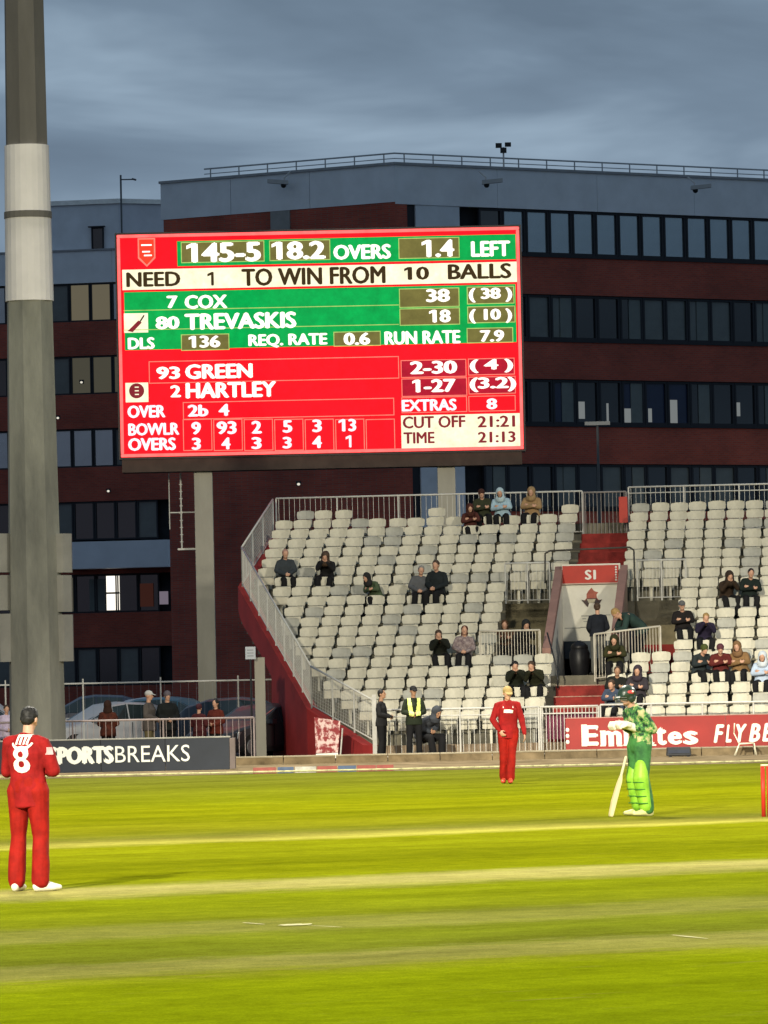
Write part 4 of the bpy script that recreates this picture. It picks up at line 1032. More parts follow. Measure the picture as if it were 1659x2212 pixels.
# ---------------------------------------------------------------- red fielder with his back to us
REDC = cloth('red_cricket_shirt', (.25, .009, .009), .8, .22); REDT = cloth('red_cricket_trousers', (.26, .009, .005), .8, .22)
WHP = mat('white_print', (.80, .70, .62), .6, .05); SHOEW = mat('white_shoes', (.70, .66, .55), .5, .12, 12)
p = G(65, 1925)
J = skeleton(pelvis=(0, 0, 1.00), waist=(0, .01, 1.13), chest=(0, .03, 1.31), neck=(0, -.005, 1.455), head=(.0, -.05, 1.615), look=(.1, -1, -.42), up=(0, -.3, 1),
             shL=(.19, .02, 1.40), shR=(-.19, .02, 1.40), elL=(.255, -.05, 1.13), elR=(-.245, -.05, 1.13), wrL=(.05, -.24, 1.17), wrR=(-.05, -.26, 1.12),
             hpL=(.10, 0, .95), hpR=(-.10, 0, .95), knL=(.115, -.01, .52), knR=(-.115, -.02, .52), anL=(.130, .03, .085), anR=(-.130, .03, .085),
             toL=(.16, -.15, .03), toR=(-.24, -.10, .03), hdL=(-1, -.1, .1), hdR=(1, -.1, -.1))
sm = shirt_mesh(J, .62, 1.07, .20, .010, .014, 1.2, .0)
tm = trouser_mesh(J, 1.14, .010, .010, 2)
f1 = assemble('cricketer in red kit with white number 8, back turned, at the left edge', p, math.radians(180 - 24), J, SKIN, [
    ('shirt', sm, REDC), ('trousers', tm, REDT), ('shoe', shoe_mesh(J, 'L'), SHOEW), ('shoe', shoe_mesh(J, 'R'), SHOEW), ('hair', hair_mesh(J, 'short', .008), HBLK)], 'cricketers in red', 1.075, .008)
decal(sm, f1, bold2d('8'), WHP, 'shirt_number', (-.008, 0, 1.245), (0, -1, 0), (-1, 0, 0), (0, 0, 1), .245)
# bolder: second strike slightly wider
for i_, (sx_, sz_) in enumerate(((1.14, 1.05), (.90, .93), (.78, .86))): decal(sm, f1, bold2d('8'), WHP, 'shirt_number', (-.008, 0, 1.245), (0, -1, 0), (-sx_, 0, 0), (0, 0, sz_), .245, .007 + .001 * i_)
arc = []
for i in range(10):
    a0, a1 = math.radians(200 + i * 14), math.radians(200 + (i + 1) * 14)
    arc.append([(.8 * math.cos(a0) * .62, .34 * math.sin(a0)), (.8 * math.cos(a1) * .62, .34 * math.sin(a1)), (.8 * math.cos(a1) * .70, .50 * math.sin(a1)), (.8 * math.cos(a0) * .70, .50 * math.sin(a0))])
for x in (-.28, -.09, .10, .27): arc.append([(x - .055, -.22), (x + .055, -.22), (x + .065, .16), (x - .045, .16)])
arc.append([(-.33, .13), (.36, .13), (.34, .23), (-.30, .23)])
decal(sm, f1, strip_mesh(arc), WHP, 'shirt_print', (-.008, 0, 1.43), (0, -1, 0), (-1, 0, 0), (0, 0, 1), .21, .010)
# sleeve badge
decal(sm, f1, strip_mesh([[(-.4, -.5), (.4, -.5), (.4, .5), (-.4, .5)]]), mat('badge_pink', (.6, .35, .35), .6, .1), 'sleeve_badge', (-.18, .02, 1.32), (1, -.25, 0), (0, 1, 0), (0, 0, 1), .07, .014)

# ---------------------------------------------------------------- far fielder facing us
p = G(1100, 1692)
J = skeleton(head=(.0, -.03, 1.605), look=(.15, -1, -.3), shL=(.185, .01, 1.395), shR=(-.185, .01, 1.395), elL=(.255, .03, 1.13), elR=(-.27, .01, 1.14), wrL=(.285, -.06, .88), wrR=(-.17, -.15, .95),
             knL=(.055, -.05, .50), knR=(-.085, .03, .50), anL=(.02, -.04, .085), anR=(-.085, .14, .10), toL=(.0, -.23, .03), toR=(-.11, -.05, .03), hdL=(.1, -.15, -1), hdR=(.5, -.3, -.8))
sm = shirt_mesh(J, 1., 1.02, .17, .011, .012, 3.3)
f2 = assemble('cricketer in red kit walking towards us in front of the seats', p, math.radians(4), J, SKIN, [
    ('shirt', sm, REDC), ('trousers', trouser_mesh(J, 1.05, .011, .009, 6), REDT), ('shoe', shoe_mesh(J, 'L'), mat('orange_red_shoes', (.62, .07, .03), .5, .1)), ('shoe', shoe_mesh(J, 'R'), mat('orange_red_shoes', (.62, .07, .03))),
    ('hair', hair_mesh(J, 'short', .009), HBLD), ('cap', hair_mesh(J, 'cap'), mat('cap_straw', (.34, .24, .09), .8, .15))], 'cricketers in red', 1.035, .009)
decal(sm, f2, strip_mesh([[(-.55, -.16), (.5, -.22), (.56, .1), (.1, .22), (-.5, .2)]]), WHP, 'chest_print', (0, 0, 1.285), (0, 1, 0), (1, 0, 0), (0, 0, 1), .155, .016)
for q in (-1, 1): decal(sm, f2, strip_mesh([[(-.3, -.5), (.3, -.5), (.1 * q, .5)]]), WHP, 'chest_print', (q * .085, 0, 1.365), (0, 1, 0), (1, 0, 0), (0, 0, 1), .040, .012)

# ---------------------------------------------------------------- batter
GRNT = mat('green_trousers', (.025, .10, .035), .8, .18, 5, .15, 60, c2=(.06, .22, .05)); PADG = mat('lime_green_pads', (.16, .46, .014), .5, .2, 4, c2=(.32, .60, .05))
CAMO = mat('patterned_green_shirt', (.05, .10, .035), .8, .1, 11, .1, 60)
nt_ = CAMO.node_tree; r_ = [n for n in nt_.nodes if n.type == 'VALTORGB'][0]; r_.color_ramp.interpolation = 'LINEAR'
cr_ = r_.color_ramp; cr_.elements[0].position = .36; cr_.elements[0].color = (.012, .022, .016, 1); cr_.elements[1].position = .64; cr_.elements[1].color = (.50, .46, .24, 1)
for q, c in ((.44, (.03, .10, .04, 1)), (.50, (.10, .30, .06, 1)), (.55, (.36, .36, .16, 1))): el = cr_.elements.new(q); el.color = c
p = G(1384, 1762)
J = skeleton(pelvis=(0, .02, .99), waist=(0, .035, 1.12), chest=(0, .0, 1.31), neck=(0, -.08, 1.455), head=(.0, -.17, 1.60), look=(0, -1, -.35), up=(0, -.25, 1),
             shL=(.18, -.06, 1.375), shR=(-.18, -.06, 1.375), elL=(.20, .10, 1.15), elR=(-.22, .02, 1.14), wrL=(.06, -.17, 1.20), wrR=(-.06, -.22, 1.22),
             knL=(.13, -.03, .51), knR=(-.15, .03, .51), anL=(.14, .03, .085), anR=(-.17, .10, .085), toL=(.13, -.16, .03), toR=(-.26, -.07, .03), hdL=(-.2, -1, .25), hdR=(.2, -1, .05))
sm = shirt_mesh(J, .95, 1.16, .06, .011, .011, 5)
bt = assemble('batter in green with lime pads and dark helmet beside a leaning bat', p, math.radians(-62), J, SKIN, [
    ('shirt', sm, CAMO), ('trousers', trouser_mesh(J, 1.22, .011, .010, 7), GRNT), ('shoe', shoe_mesh(J, 'L', 1.15), mat('yellow_white_shoes', (.62, .60, .26), .5, .1)), ('shoe', shoe_mesh(J, 'R', 1.15), mat('yellow_white_shoes', (.62, .60, .26))),
    ('helmet', hair_mesh(J, 'helmet'), mat('helmet_dark_green', (.018, .035, .022), .35, .2, 6, spec=.5))], None, 1.065, .009, .8)
hl = bt.children[-1]
# helmet badge and grille
H = J['head']; Lk = J['look'].normalized(); Uk = V((0, -.35, 1)).normalized()
mb = MB(); mb.ball(H + V((.098, .0, .055)), (.016, .055, .030), 10, 8); mb.build('helmet_badge', mat('badge_red', (.50, .05, .05), .5, .1), bt, True)
mb = MB(); mb.ball(H + V((.112, .025, .065)), (.008, .018, .014), 8, 6); mb.build('helmet_badge', WHP, bt, True)
mb = MB()
for zz in (-.015, -.045, -.075):
    pts = [H + V((.095 * math.cos(a), -.06 - .115 * math.sin(a), zz)) for a in [math.pi * i / 8 for i in range(9)]]; mb.path(pts, .005, 5)
mb.path([H + V((0, -.178, .03)), H + V((0, -.178, -.08))], .005, 5).build('face_grille', mat('grille_grey', (.25, .25, .22), .4, .05, metal=.6), bt)
# pads
for q in 'LR':
    kn, an, to = J['kn' + q], J['an' + q], J['to' + q]; f_ = (to - an); f_.z = 0; f_.normalize(); s_ = V((-f_.y, f_.x, 0))
    mb = MB(); off = f_ * .035
    mb.loft([an + off + V((0, 0, .035)), mixv(kn, an, .5) + off, kn + off + V((0, 0, .0)), kn + off * .9 + V((0, 0, .09)), kn + off * .8 + V((0, 0, .19))], [(.108, .080), (.112, .092), (.118, .104), (.110, .092), (.092, .070)], 16, side=s_)
    me = remesh(mb, 'batting_pad', .011, 2)
    link_mesh('batting_pad', me, PADG, bt)
    for i in range(4):
        m2 = MB(); c_ = mixv(kn, an, .14 + i * .22) + f_ * .055
        m2.loft([c_ - V((0, 0, .006)), c_ + V((0, 0, .006))], [(.112, .094), (.112, .094)], 14, side=s_, cap=False); m2.build('pad_strap', mat('strap_dark_green', (.03, .16, .02), .7, .1), bt)
# batting gloves: sausage fingers closed together in front of the chest
GLV = mat('white_gloves', (.78, .72, .58), .6, .08, 14)
for q, cc in (('L', -1), ('R', 1)):
    wr = J['wr' + q]; d = (J['hd' + q]).normalized(); mb = MB(); s_ = V((1, 0, 0))
    mb.loft([wr - d * .07, wr, wr + d * .09], [(.052, .048), (.056, .046), (.060, .040)], 12, side=s_)
    for i in range(4):
        b = wr + d * .09 + s_ * (-.045 + i * .030) + V((0, 0, .015)); mb.loft([b, b + d * .045, b + d * .065 - V((0, 0, .035)), b + d * .045 - V((0, 0, .065))], [.021, .021, .020, .017], 9)
    mb.loft([wr + d * .03 - s_ * .05 * cc, wr + d * .08 - s_ * .075 * cc, wr + d * .11 - s_ * .06 * cc - V((0, 0, .03))], [.024, .022, .018], 9)
    gm = remesh(mb, 'glove', .009, 1)
    for v in gm.vertices: v.co = wr + (v.co - wr) * 1.25
    link_mesh('glove', gm, GLV, bt)
mb = MB(); mb.loft([V((-.09, .0, 1.015)), V((-.09, .0, 1.045))], [(.20, .16), (.19, .15)], 18, side=(1, 0, 0), cap=False)
# bat standing by itself against his leg
BATM = mat('willow_bat', (.62, .52, .27), .6, .12, 8, stretch=(6, 6, 1)); GRIP = mat('pale_grip', (.60, .55, .35), .7, .1)
b0 = G(1319, 1764); tp = P(1352, 1636, b0.y + .12)
t = tag(empty('cricket_bat', b0), 'pale wooden cricket bat leaning upright against the green batter', 'cricket bat')
ax_ = (tp - b0); Lb = ax_.length; zq = ax_.normalized(); q_ = zq.to_track_quat('Z', 'Y'); t.rotation_mode = 'QUATERNION'; t.rotation_quaternion = q_
mb = MB(); k = .56 * 1.08
prof = [(0.0, .045, .022), (.03, .054, .030), (.22, .054, .044), (.42, .054, .036), (.53, .050, .026), (.60, .026, .020), (.62, .018, .018)]
for (z0, w0_, d0), (z1, w1_, d1) in zip(prof[:-1], prof[1:]):
    mb.hexa([(-w0_, -.015, z0), (w0_, -.015, z0), (w0_ * .5, d0, z0), (-w0_ * .5, d0, z0), (-w1_, -.015, z1), (w1_, -.015, z1), (w1_ * .5, d1, z1), (-w1_ * .5, d1, z1)])
bl_ = remesh(mb, 'blade', .007, 1); link_mesh('blade', bl_, BATM, t)
mb = MB(); mb.loft([V((0, 0, .58)), V((0, 0, Lb))], [.020, .021], 12); mb.build('handle', GRIP, t, True)

# ---------------------------------------------------------------- wicket at the right edge
p = G(1660, 1764)
wk = tag(empty('wicket', p, math.radians(27 + 90)), 'set of red stumps with a pale bail at the right edge of the frame', 'wicket')
STM = mat('red_stump', (.55, .035, .02), .45, .08, 5); BAL = mat('pale_bail', (.7, .65, .45), .5, .08)
wk.rotation_euler = (0, 0, 0)
for x in (-.066, .014, .094):
    MB().loft([V((x, 0, 0)), V((x, 0, .70))], [.030, .030], 12, cap=False).build('stump', STM, wk, True)
for x in (-.045, .045): MB().bar((x - .048, 0, .715), (x + .048, 0, .715), .014, 8).build('bail', BAL, wk, True)

# ---------------------------------------------------------------- staff at the boundary
BLKJ = cloth('black_jacket', (.014, .014, .015)); BLKT = cloth('black_trousers', (.010, .010, .011)); GRYJ = cloth('charcoal_jacket', (.045, .05, .06))
SHB = mat('black_shoes', (.01, .01, .01), .4, .1)
p = G(826, 1645)
J = skeleton(head=(0, -.02, 1.66), look=(0, -1, .12), elL=(.22, -.02, 1.16), elR=(-.22, -.02, 1.16), wrL=(.05, -.26, 1.08), wrR=(-.05, -.27, 1.10), hdL=(-1, -.2, 0), hdR=(1, -.2, 0), knL=(.08, -.02, .5), knR=(-.08, -.02, .5), anL=(.08, .02, .085), anR=(-.08, .02, .085))
assemble('man in black jacket and trousers standing side-on at the end of the railing', p, math.radians(72), J, SKIN2, [('jacket', shirt_mesh(J, 1, 1.08, .10, .014, .007, 8, .015), BLKJ), ('trousers', trouser_mesh(J, 1.05, .014), BLKT),
    ('shoe', shoe_mesh(J, 'L'), SHB), ('shoe', shoe_mesh(J, 'R'), SHB), ('hair', hair_mesh(J, 'short'), HBLK)], None, .94)
p = V((P(893, 1500, 121.9).x, 121.9, 0))
J = skeleton(look=(.15, -1, -.15), elL=(.25, .0, 1.15), elR=(-.25, .0, 1.15), wrL=(.04, -.2, 1.08), wrR=(-.04, -.21, 1.10), hdL=(-1, -.2, 0), hdR=(1, -.2, 0))
sj = shirt_mesh(J, 1, 1.10, .12, .013, .007, 9, .01)
HV = mat('hi_vis_yellow', (.72, .85, .22), .5, .12, 6); vest = MB()
st = assemble('steward in black with a yellow high-visibility vest and cap, standing', p, math.radians(8), J, SKIN2, [('jacket', sj, cloth('dark_green_jacket', (.018, .024, .014))), ('trousers', trouser_mesh(J, 1.05, .014), BLKT),
    ('shoe', shoe_mesh(J, 'L'), SHB), ('shoe', shoe_mesh(J, 'R'), SHB), ('cap', hair_mesh(J, 'cap'), BLKJ)], None, .985)
bm = bmesh.new(); bm.from_mesh(sj)      # vest panels lie on the jacket front and back
dead = [v for v in bm.verts if not (.045 < abs(v.co.x) + max(0, (1.40 - v.co.z)) * .10 < .165 and 1.06 < v.co.z < 1.47 and abs(v.co.x) < .15) or (abs(v.co.x) < .02 + max(0, v.co.z - 1.1) * .14 and v.co.y < 0)]
bmesh.ops.delete(bm, geom=dead, context='VERTS')
for v in bm.verts: v.co += v.normal * .012
vm = bpy.data.meshes.new('vest'); bm.to_mesh(vm); bm.free(); link_mesh('vest', vm, HV, st)
# seated steward on a folding chair
def seated(lean=0., arms='lap', head_dn=.2, open_=.0, feet=.0):
    """seated figure: local origin under the pelvis at seat height 0.43"""
    l = lean; y1 = -.10 * l; y2 = -.22 * l; y3 = -.34 * l
    J = dict(pelvis=(0, .02, .53), waist=(0, .03 + y1 * .4, .66), chest=(0, .02 + y1, .85 - .02 * l), neck=(0, .01 + y2, .995 - .05 * l), head=(0, -.03 + y3, 1.155 - .09 * l),
             look=(0, -1, -head_dn), up=(0, -.15 - head_dn * .3, 1), shL=(.178, .02 + y2 * .9, .938 - .05 * l), shR=(-.178, .02 + y2 * .9, .938 - .05 * l),
             hpL=(.09, 0, .50), hpR=(-.09, 0, .50), knL=(.12 + open_, -.42, .50), knR=(-.12 - open_, -.42, .50), anL=(.12, -.40 - feet, .085), anR=(-.12, -.40 - feet, .085), toL=(.13, -.58 - feet, .03), toR=(-.13, -.58 - feet, .03), side=(1, 0, 0))
    if arms == 'lap': J.update(elL=(.24, -.03 + y1, .72), elR=(-.24, -.03 + y1, .72), wrL=(.06, -.25, .63), wrR=(-.06, -.25, .63), hdL=(-.7, -.7, -.1), hdR=(.7, -.7, -.1))
    if arms == 'face': J.update(elL=(.20, -.18 + y1, .74), elR=(-.20, -.18 + y1, .74), wrL=(.05, -.20 + y2, .92), wrR=(-.05, -.20 + y2, .92), hdL=(-.4, .0, 1), hdR=(.4, 0, 1))
    if arms == 'cross': J.update(elL=(.23, -.08 + y1, .74), elR=(-.23, -.08 + y1, .74), wrL=(-.03, -.19 + y1, .78), wrR=(.03, -.22 + y1, .75), hdL=(-1, 0, .2), hdR=(1, 0, .2))
    return skeleton(**J)
p = G(916, 1642)
J = seated(1.25, 'lap', .5, .05, .05)
hood = assemble('hunched person in a charcoal hooded coat sitting on a chair at the boundary', p, math.radians(42), J, SKIN2, [('jacket', shirt_mesh(J, 1, 1.18, .05, .014, .008, 12, .02), GRYJ), ('trousers', trouser_mesh(J, 1.1, .014), BLKT),
    ('shoe', shoe_mesh(J, 'L'), SHB), ('shoe', shoe_mesh(J, 'R'), SHB), ('hood', hair_mesh(J, 'hood'), GRYJ)], None, 1.06)
ch = tag(empty('folding_chair', p, math.radians(42)), 'dark folding chair under the hunched person at the boundary', 'chair')
MB().box(-.22, .22, -.20, .22, .41, .44).build('seat', BLACKM, ch); MB().box(-.21, .21, .24, .26, .62, .86).build('backrest', BLACKM, ch)
for x in (-.21, .21):
    MB().bar((x, .26, .86), (x, -.20, 0), .012, 6).build('leg', STEEL, ch); MB().bar((x * .95, -.18, .42), (x * .95, .26, 0), .012, 6).build('leg', STEEL, ch)

# ---------------------------------------------------------------- spectators
SE = {}
def base(key, J, hd='short', k=1.1, coat=.015):
    SE[key] = dict(J=J, body=body_mesh(J, .015, True), jk=shirt_mesh(J, 1, k, .03, .018, .010, len(SE) * 2.1, coat), tr=trouser_mesh(J, 1.08, .018), sh=[shoe_mesh(J, 'L'), shoe_mesh(J, 'R')], hair={})
base('up', seated(.1, 'lap', .05)); base('lean', seated(1.1, 'face', .35, .04)); base('hunch', seated(.8, 'cross', .3, .03), k=1.16, coat=.02); base('wide', seated(.3, 'cross', .12, .02), k=1.2, coat=.03)
def hair_of(k, st):
    d = SE[k]['hair']
    if st not in d: d[st] = hair_mesh(SE[k]['J'], st, .013)
    return d[st]
def spectator(px, py, kind, style, jc, hc, label, skin=SKIN, tr=None, rz=0., scale=1., fixed=None, dz=0.):
    k, r = seat_for(px, py)
    # snap to the nearest real seat
    c = [key for key in SEATS if key[0] == k]
    if c:
        kk = min(c, key=lambda q: abs(q[1] - r))
        if abs(kk[1] - r) < .34: r = kk[1]; OCC[kk] = True
    loc = W(r, k * TREAD + .16, zrow(k) + .004 + dz); d = SE[kind]
    nm = {'short': 'hair', 'long': 'hair', 'hood': 'hood', 'beanie': 'beanie', 'cap': 'cap'}[style]
    ps = [('jacket', d['jk'], jc), ('trousers', d['tr'], tr or BLKT), ('shoe', d['sh'][0], SHB), ('shoe', d['sh'][1], SHB), (nm, hair_of(kind, style), hc)]
    rz += random.uniform(-.18, .18)
    o_ = assemble(label, loc, TH + rz, d['J'], skin, ps, 'spectators in the stand', scale, body=d['body'], eye=False)
    o_.rotation_euler.y = random.uniform(-.10, .10); o_.rotation_euler.x = random.uniform(-.03, .06)
    return o_
C = cloth
spectator(636, 1222, 'up', 'short', C('slate_jacket', (.035, .042, .048)), mat('bald_pinkish', (.36, .20, .15), .5, .1), 'bald man in a slate jacket, leftmost spectator in the seats', rz=.2)
spectator(717, 1226, 'lean', 'hood', BLKJ, HBRN, 'person in a black coat with hands to face, second spectator from the left')
spectator(837, 1270, 'hunch', 'hood', C('moss_green_coat', (.06, .085, .045)), C('black_hood', (.02, .02, .02)), 'small figure in a moss green coat left of the grey jacket', rz=-.5, scale=.92)
spectator(886, 1272, 'up', 'short', C('grey_blue_jacket', (.085, .088, .095)), HGRY, 'man in a grey jacket beside the man in the dark suit', rz=.15)
spectator(932, 1264, 'up', 'short', C('dark_suit', (.014, .018, .020)), HBRN, 'tall man in a dark suit and pale shirt in the middle rows', rz=-.1, scale=1.1)
spectator(934, 1389, 'lean', 'long', C('black_coat', (.012, .014, .010)), HBRN, 'person in a black coat leaning forward above the standing steward', rz=.2)
spectator(985, 1384, 'up', 'long', C('purple_patterned_jacket', (.10, .06, .075), c2=(.30, .25, .24), vs=14), C('auburn_hair', (.10, .035, .02)), 'person in a purple patterned jacket beside the leaning black coat', rz=-.1)
spectator(1010, 1112, 'hunch', 'hood', C('dark_red_coat', (.07, .022, .018)), C('brown_red_hood', (.06, .02, .015)), 'small dark red figure on the top row left of the pale blue coat', rz=.3, scale=.9)
spectator(1047, 1090, 'wide', 'beanie', C('olive_parka', (.030, .034, .018)), C('dark_beanie', (.05, .02, .015)), 'broad person in a dark olive parka on the top row by the rail')
spectator(1088, 1088, 'wide', 'hood', C('pale_blue_coat', (.30, .42, .50)), C('pale_blue_hood', (.36, .46, .50)), 'person in a pale blue hooded coat on the top row')
spectator(1160, 1086, 'wide', 'hood', C('tan_coat', (.28, .18, .09)), C('tan_hood', (.27, .18, .09)), 'person in a tan hooded coat on the top row')
spectator(1555, 1270, 'lean', 'hood', C('dark_brown_coat', (.035, .022, .014)), C('dark_brown_hood', (.03, .02, .014)), 'person in a dark brown coat bent forward above the two black coats on the right', rz=.35)
spectator(1637, 1278, 'wide', 'short', C('black_puffer', (.010, .016, .014)), HBLK, 'man in a black puffer jacket near the right edge, middle rows')
spectator(1475, 1350, 'wide', 'cap', C('plain_black_coat', (.012, .010, .010)), C('grey_cap', (.10, .10, .10)), 'person in a black coat and grey cap beside the red steps on the right')
spectator(1526, 1350, 'lean', 'short', C('navy_coat', (.018, .014, .032)), HBLD, 'fair-haired person in a navy coat leaning forward on the right')
spectator(1514, 1424, 'hunch', 'beanie', C('dark_coat_green_tint', (.02, .026, .028)), C('green_beanie', (.06, .07, .02)), 'person in a dark coat and olive hat, left of the maroon striped jacket', rz=.4)
spectator(1558, 1423, 'hunch', 'beanie', C('maroon_striped_jacket', (.09, .016, .014)), C('maroon_beanie', (.09, .03, .04)), 'person in a maroon jacket and knitted hat on the right')
spectator(1603, 1421, 'wide', 'hood', C('camel_coat', (.20, .115, .05)), C('camel_hood', (.17, .095, .045)), 'person wrapped in a camel brown hooded coat on the right')
spectator(1662, 1462, 'wide', 'hood', C('light_blue_white_coat', (.40, .48, .60)), C('light_hood', (.5, .55, .6)), 'person in a light blue coat cut off by the right edge', scale=1.0)
spectator(1296, 1503, 'hunch', 'short', C('denim_blue_jacket', (.045, .062, .10)), HBRN, 'person in a blue jacket in the front rows right of the red stairs', rz=-.3)
spectator(1343, 1492, 'wide', 'short', C('black_fleece', (.012, .013, .011)), HBRN, 'person in a black fleece behind the batter, left of the purple hood', SKIN2)
spectator(1394, 1487, 'wide', 'hood', C('dark_purple_coat', (.035, .030, .036)), C('dark_purple_hood', (.04, .03, .04)), 'person in a dark purple hood directly behind the batter')
spectator(1113, 1456, 'lean', 'short', C('black_green_coat', (.012, .014, .008)), HBLK, 'person in a black coat left of the stairs, above the red fielder', rz=.2)
spectator(1150, 1462, 'lean', 'long', C('black_olive_coat', (.016, .017, .008)), HBRN, 'person in a dark olive coat next to the stairs, above the red fielder', rz=-.3)
# in the recesses: on loose chairs at platform level
def free_seated(px, py, b, kind, style, jc, hc, label, skin=SKIN, rz=0., scale=1., z=None):
    z = zrow(6) + .204 if z is None else z; Yr = W(4, b, 0).y; r = loc_of(P(px, py, Yr)).x; d = SE[kind]
    label = 'person in a ' + label; loc = W(r, b, z); nm = {'short': 'hair', 'long': 'hair', 'hood': 'hood', 'beanie': 'beanie'}[style]
    o = assemble(label, loc, TH + rz, d['J'], skin, [('jacket', d['jk'], jc), ('trousers', d['tr'], BLKT), ('shoe', d['sh'][0], SHB), ('shoe', d['sh'][1], SHB), (nm, hair_of(kind, style), hc)], 'spectators in the stand', scale, body=d['body'], eye=False)
    c = tag(empty('plastic_chair', loc, TH + rz), 'dark chair under the ' + label, 'chair')
    MB().box(-.22, .22, -.16, .24, .40, .43).build('seat', BLACKM, c); MB().box(-.21, .21, .22, .25, .50, .82).build('backrest', BLACKM, c)
    for x in (-.20, .20):
        for y in (-.14, .22): MB().box(x - .015, x + .015, y - .015, y + .015, 0, .40).build('leg', BLACKM, c)
    return o
free_seated(1091, 1340, 7.3, 'hunch', 'long', C('rust_brown_coat', (.10, .05, .03)), C('rust_hair', (.08, .04, .02)), 'rust brown coat in the left recess')
free_seated(1128, 1345, 6.9, 'lean', 'hood', C('black_recess_coat', (.012, .010, .010)), C('black_hood', (.02, .02, .02)), 'black coat in the left recess', rz=.3)
free_seated(1330, 1425, 3.5, 'hunch', 'hood', C('dark_olive_coat', (.030, .030, .012)), C('dark_olive_hood', (.026, .028, .012)), 'dark olive coat below the right barrier', z=zrow(5))
# standing man on the landing
p = W(4.80, 5.0, zrow(6)); q = P(1292, 1400, p.y); p.x = q.x
J = skeleton(look=(-.5, -1, 0), elL=(.25, .02, 1.15), elR=(-.25, .02, 1.15), wrL=(.10, -.2, 1.02), wrR=(-.12, -.2, 1.05))
assemble('man in a dark padded jacket and grey trousers standing in the tunnel mouth', p, math.radians(200), J, SKIN, [('jacket', shirt_mesh(J, 1, 1.15, .03, .016, .01, 3, .015), C('dark_navy_padded', (.012, .014, .020))), ('trousers', trouser_mesh(J, 1.05, .016), C('grey_green_trousers', (.10, .10, .09))),
    ('shoe', shoe_mesh(J, 'L'), SHB), ('shoe', shoe_mesh(J, 'R'), SHB), ('hair', hair_mesh(J, 'short'), HBRN)], 'people by the tunnel', 1.0, .014)
# man leaning over the tunnel wall
J = skeleton(pelvis=(0, .12, .95), waist=(0, .05, 1.07), chest=(0, -.15, 1.20), neck=(0, -.33, 1.28), head=(0, -.47, 1.33), look=(0, -.6, -1), up=(0, -1, .5), shL=(.185, -.28, 1.26), shR=(-.185, -.28, 1.26),
             elL=(.24, -.36, 1.0), elR=(-.24, -.36, 1.0), wrL=(.08, -.50, .95), wrR=(-.08, -.50, .95), hpL=(.09, .12, .92), hpR=(-.09, .12, .92), hdL=(-1, -.3, 0), hdR=(1, -.3, 0))
rl = 6.02
assemble('fair-haired man in a dark teal jacket leaning over the tunnel wall', W(rl, 5.05, zrow(6)), math.radians(-72), J, SKIN, [('jacket', shirt_mesh(J, 1, 1.16, .05, .016, .009, 6, .02), C('dark_teal_jacket', (.022, .042, .036))), ('trousers', trouser_mesh(J, 1.05, .016), BLKT),
    ('shoe', shoe_mesh(J, 'L'), SHB), ('shoe', shoe_mesh(J, 'R'), SHB), ('hair', hair_mesh(J, 'short'), HBLD)], 'people by the tunnel', 1.12, .014)
# place the seats now that we know who sits where
for key, (blk, r, b) in SEATS.items():
    o = bpy.data.objects.new('seat', SMD if key in OCC else SMU); col.objects.link(o); o.parent = blk
    o.location = (r + rs.uniform(-.012, .012), b + .14 + rs.uniform(-.008, .008), zrow(key[0]) + rs.uniform(-.006, .006)); o.rotation_euler = (rs.uniform(-.03, .03), rs.uniform(-.02, .02), rs.uniform(-.06, .06))
    if rs.random() < .16: o.material_slots[0].link = 'OBJECT'; o.material_slots[0].material = SEATM2

# ---------------------------------------------------------------- people behind the left board
def stander(px, Y, rz, jc, tc, hc, style, label, scale=1., skin=SKIN, arms=None, seed=0, z=0.):
    J = skeleton(look=(.1, -1, -.1), **(arms or dict(elL=(.25, .0, 1.15), elR=(-.25, .0, 1.15), wrL=(.06, -.22, 1.05), wrR=(-.06, -.22, 1.07), hdL=(-1, -.2, 0), hdR=(1, -.2, 0))))
    x = P(px, 1540, Y).x
    nm = {'short': 'hair', 'long': 'hair', 'hood': 'hood', 'beanie': 'beanie', 'cap': 'cap'}[style]
    return assemble(label, (x, Y, z), rz, J, skin, [('coat', shirt_mesh(J, 1, 1.2, .16, .018, .012, seed, .02), jc), ('trousers', trouser_mesh(J, 1.08, .018), tc), ('shoe', shoe_mesh(J, 'L'), SHB), ('shoe', shoe_mesh(J, 'R'), SHB),
        (nm, hair_mesh(J, style, .013), hc)], 'onlookers behind the left board', scale, .016, eye=False)
stander(233, 124.0, 3.0, C('rust_black_coat', (.02, .009, .007), c2=(.09, .022, .012), vs=9), BLKT, C('dark_rust_hood', (.03, .014, .010)), 'hood', 'onlooker in a dark rust patterned coat in front of the silver hatchback', .86, seed=1)
stander(322, 124.4, 1.3, C('taupe_coat', (.075, .064, .058)), C('khaki_trousers', (.12, .10, .05)), C('pale_cap', (.45, .44, .42)), 'cap', 'tall onlooker in a taupe coat and pale cap left of the scoreboard post', .99, seed=2)
stander(362, 124.9, .3, C('black_long_coat', (.010, .012, .012)), BLKT, C('violet_grey_hair', (.10, .085, .10)), 'beanie', 'onlooker in a black coat right of the taupe coat', .98, seed=3)
stander(430, 123.8, 2.6, C('maroon_coat', (.05, .010, .011)), BLKT, C('dark_maroon_hat', (.05, .015, .02)), 'beanie', 'short onlooker in a maroon coat below the scoreboard post', .80, seed=4)
stander(466, 124.2, -.6, C('orange_red_coat', (.085, .015, .009)), BLKT, HBLK, 'long', 'onlooker with black hair in an orange red coat right of the maroon coat', .86, seed=5)
stander(14, 124.0, 0.3, C('lilac_white_top', (.50, .42, .55)), BLKT, HBRN, 'short', 'onlooker in a lilac top at the left edge behind the board', .84, seed=6)
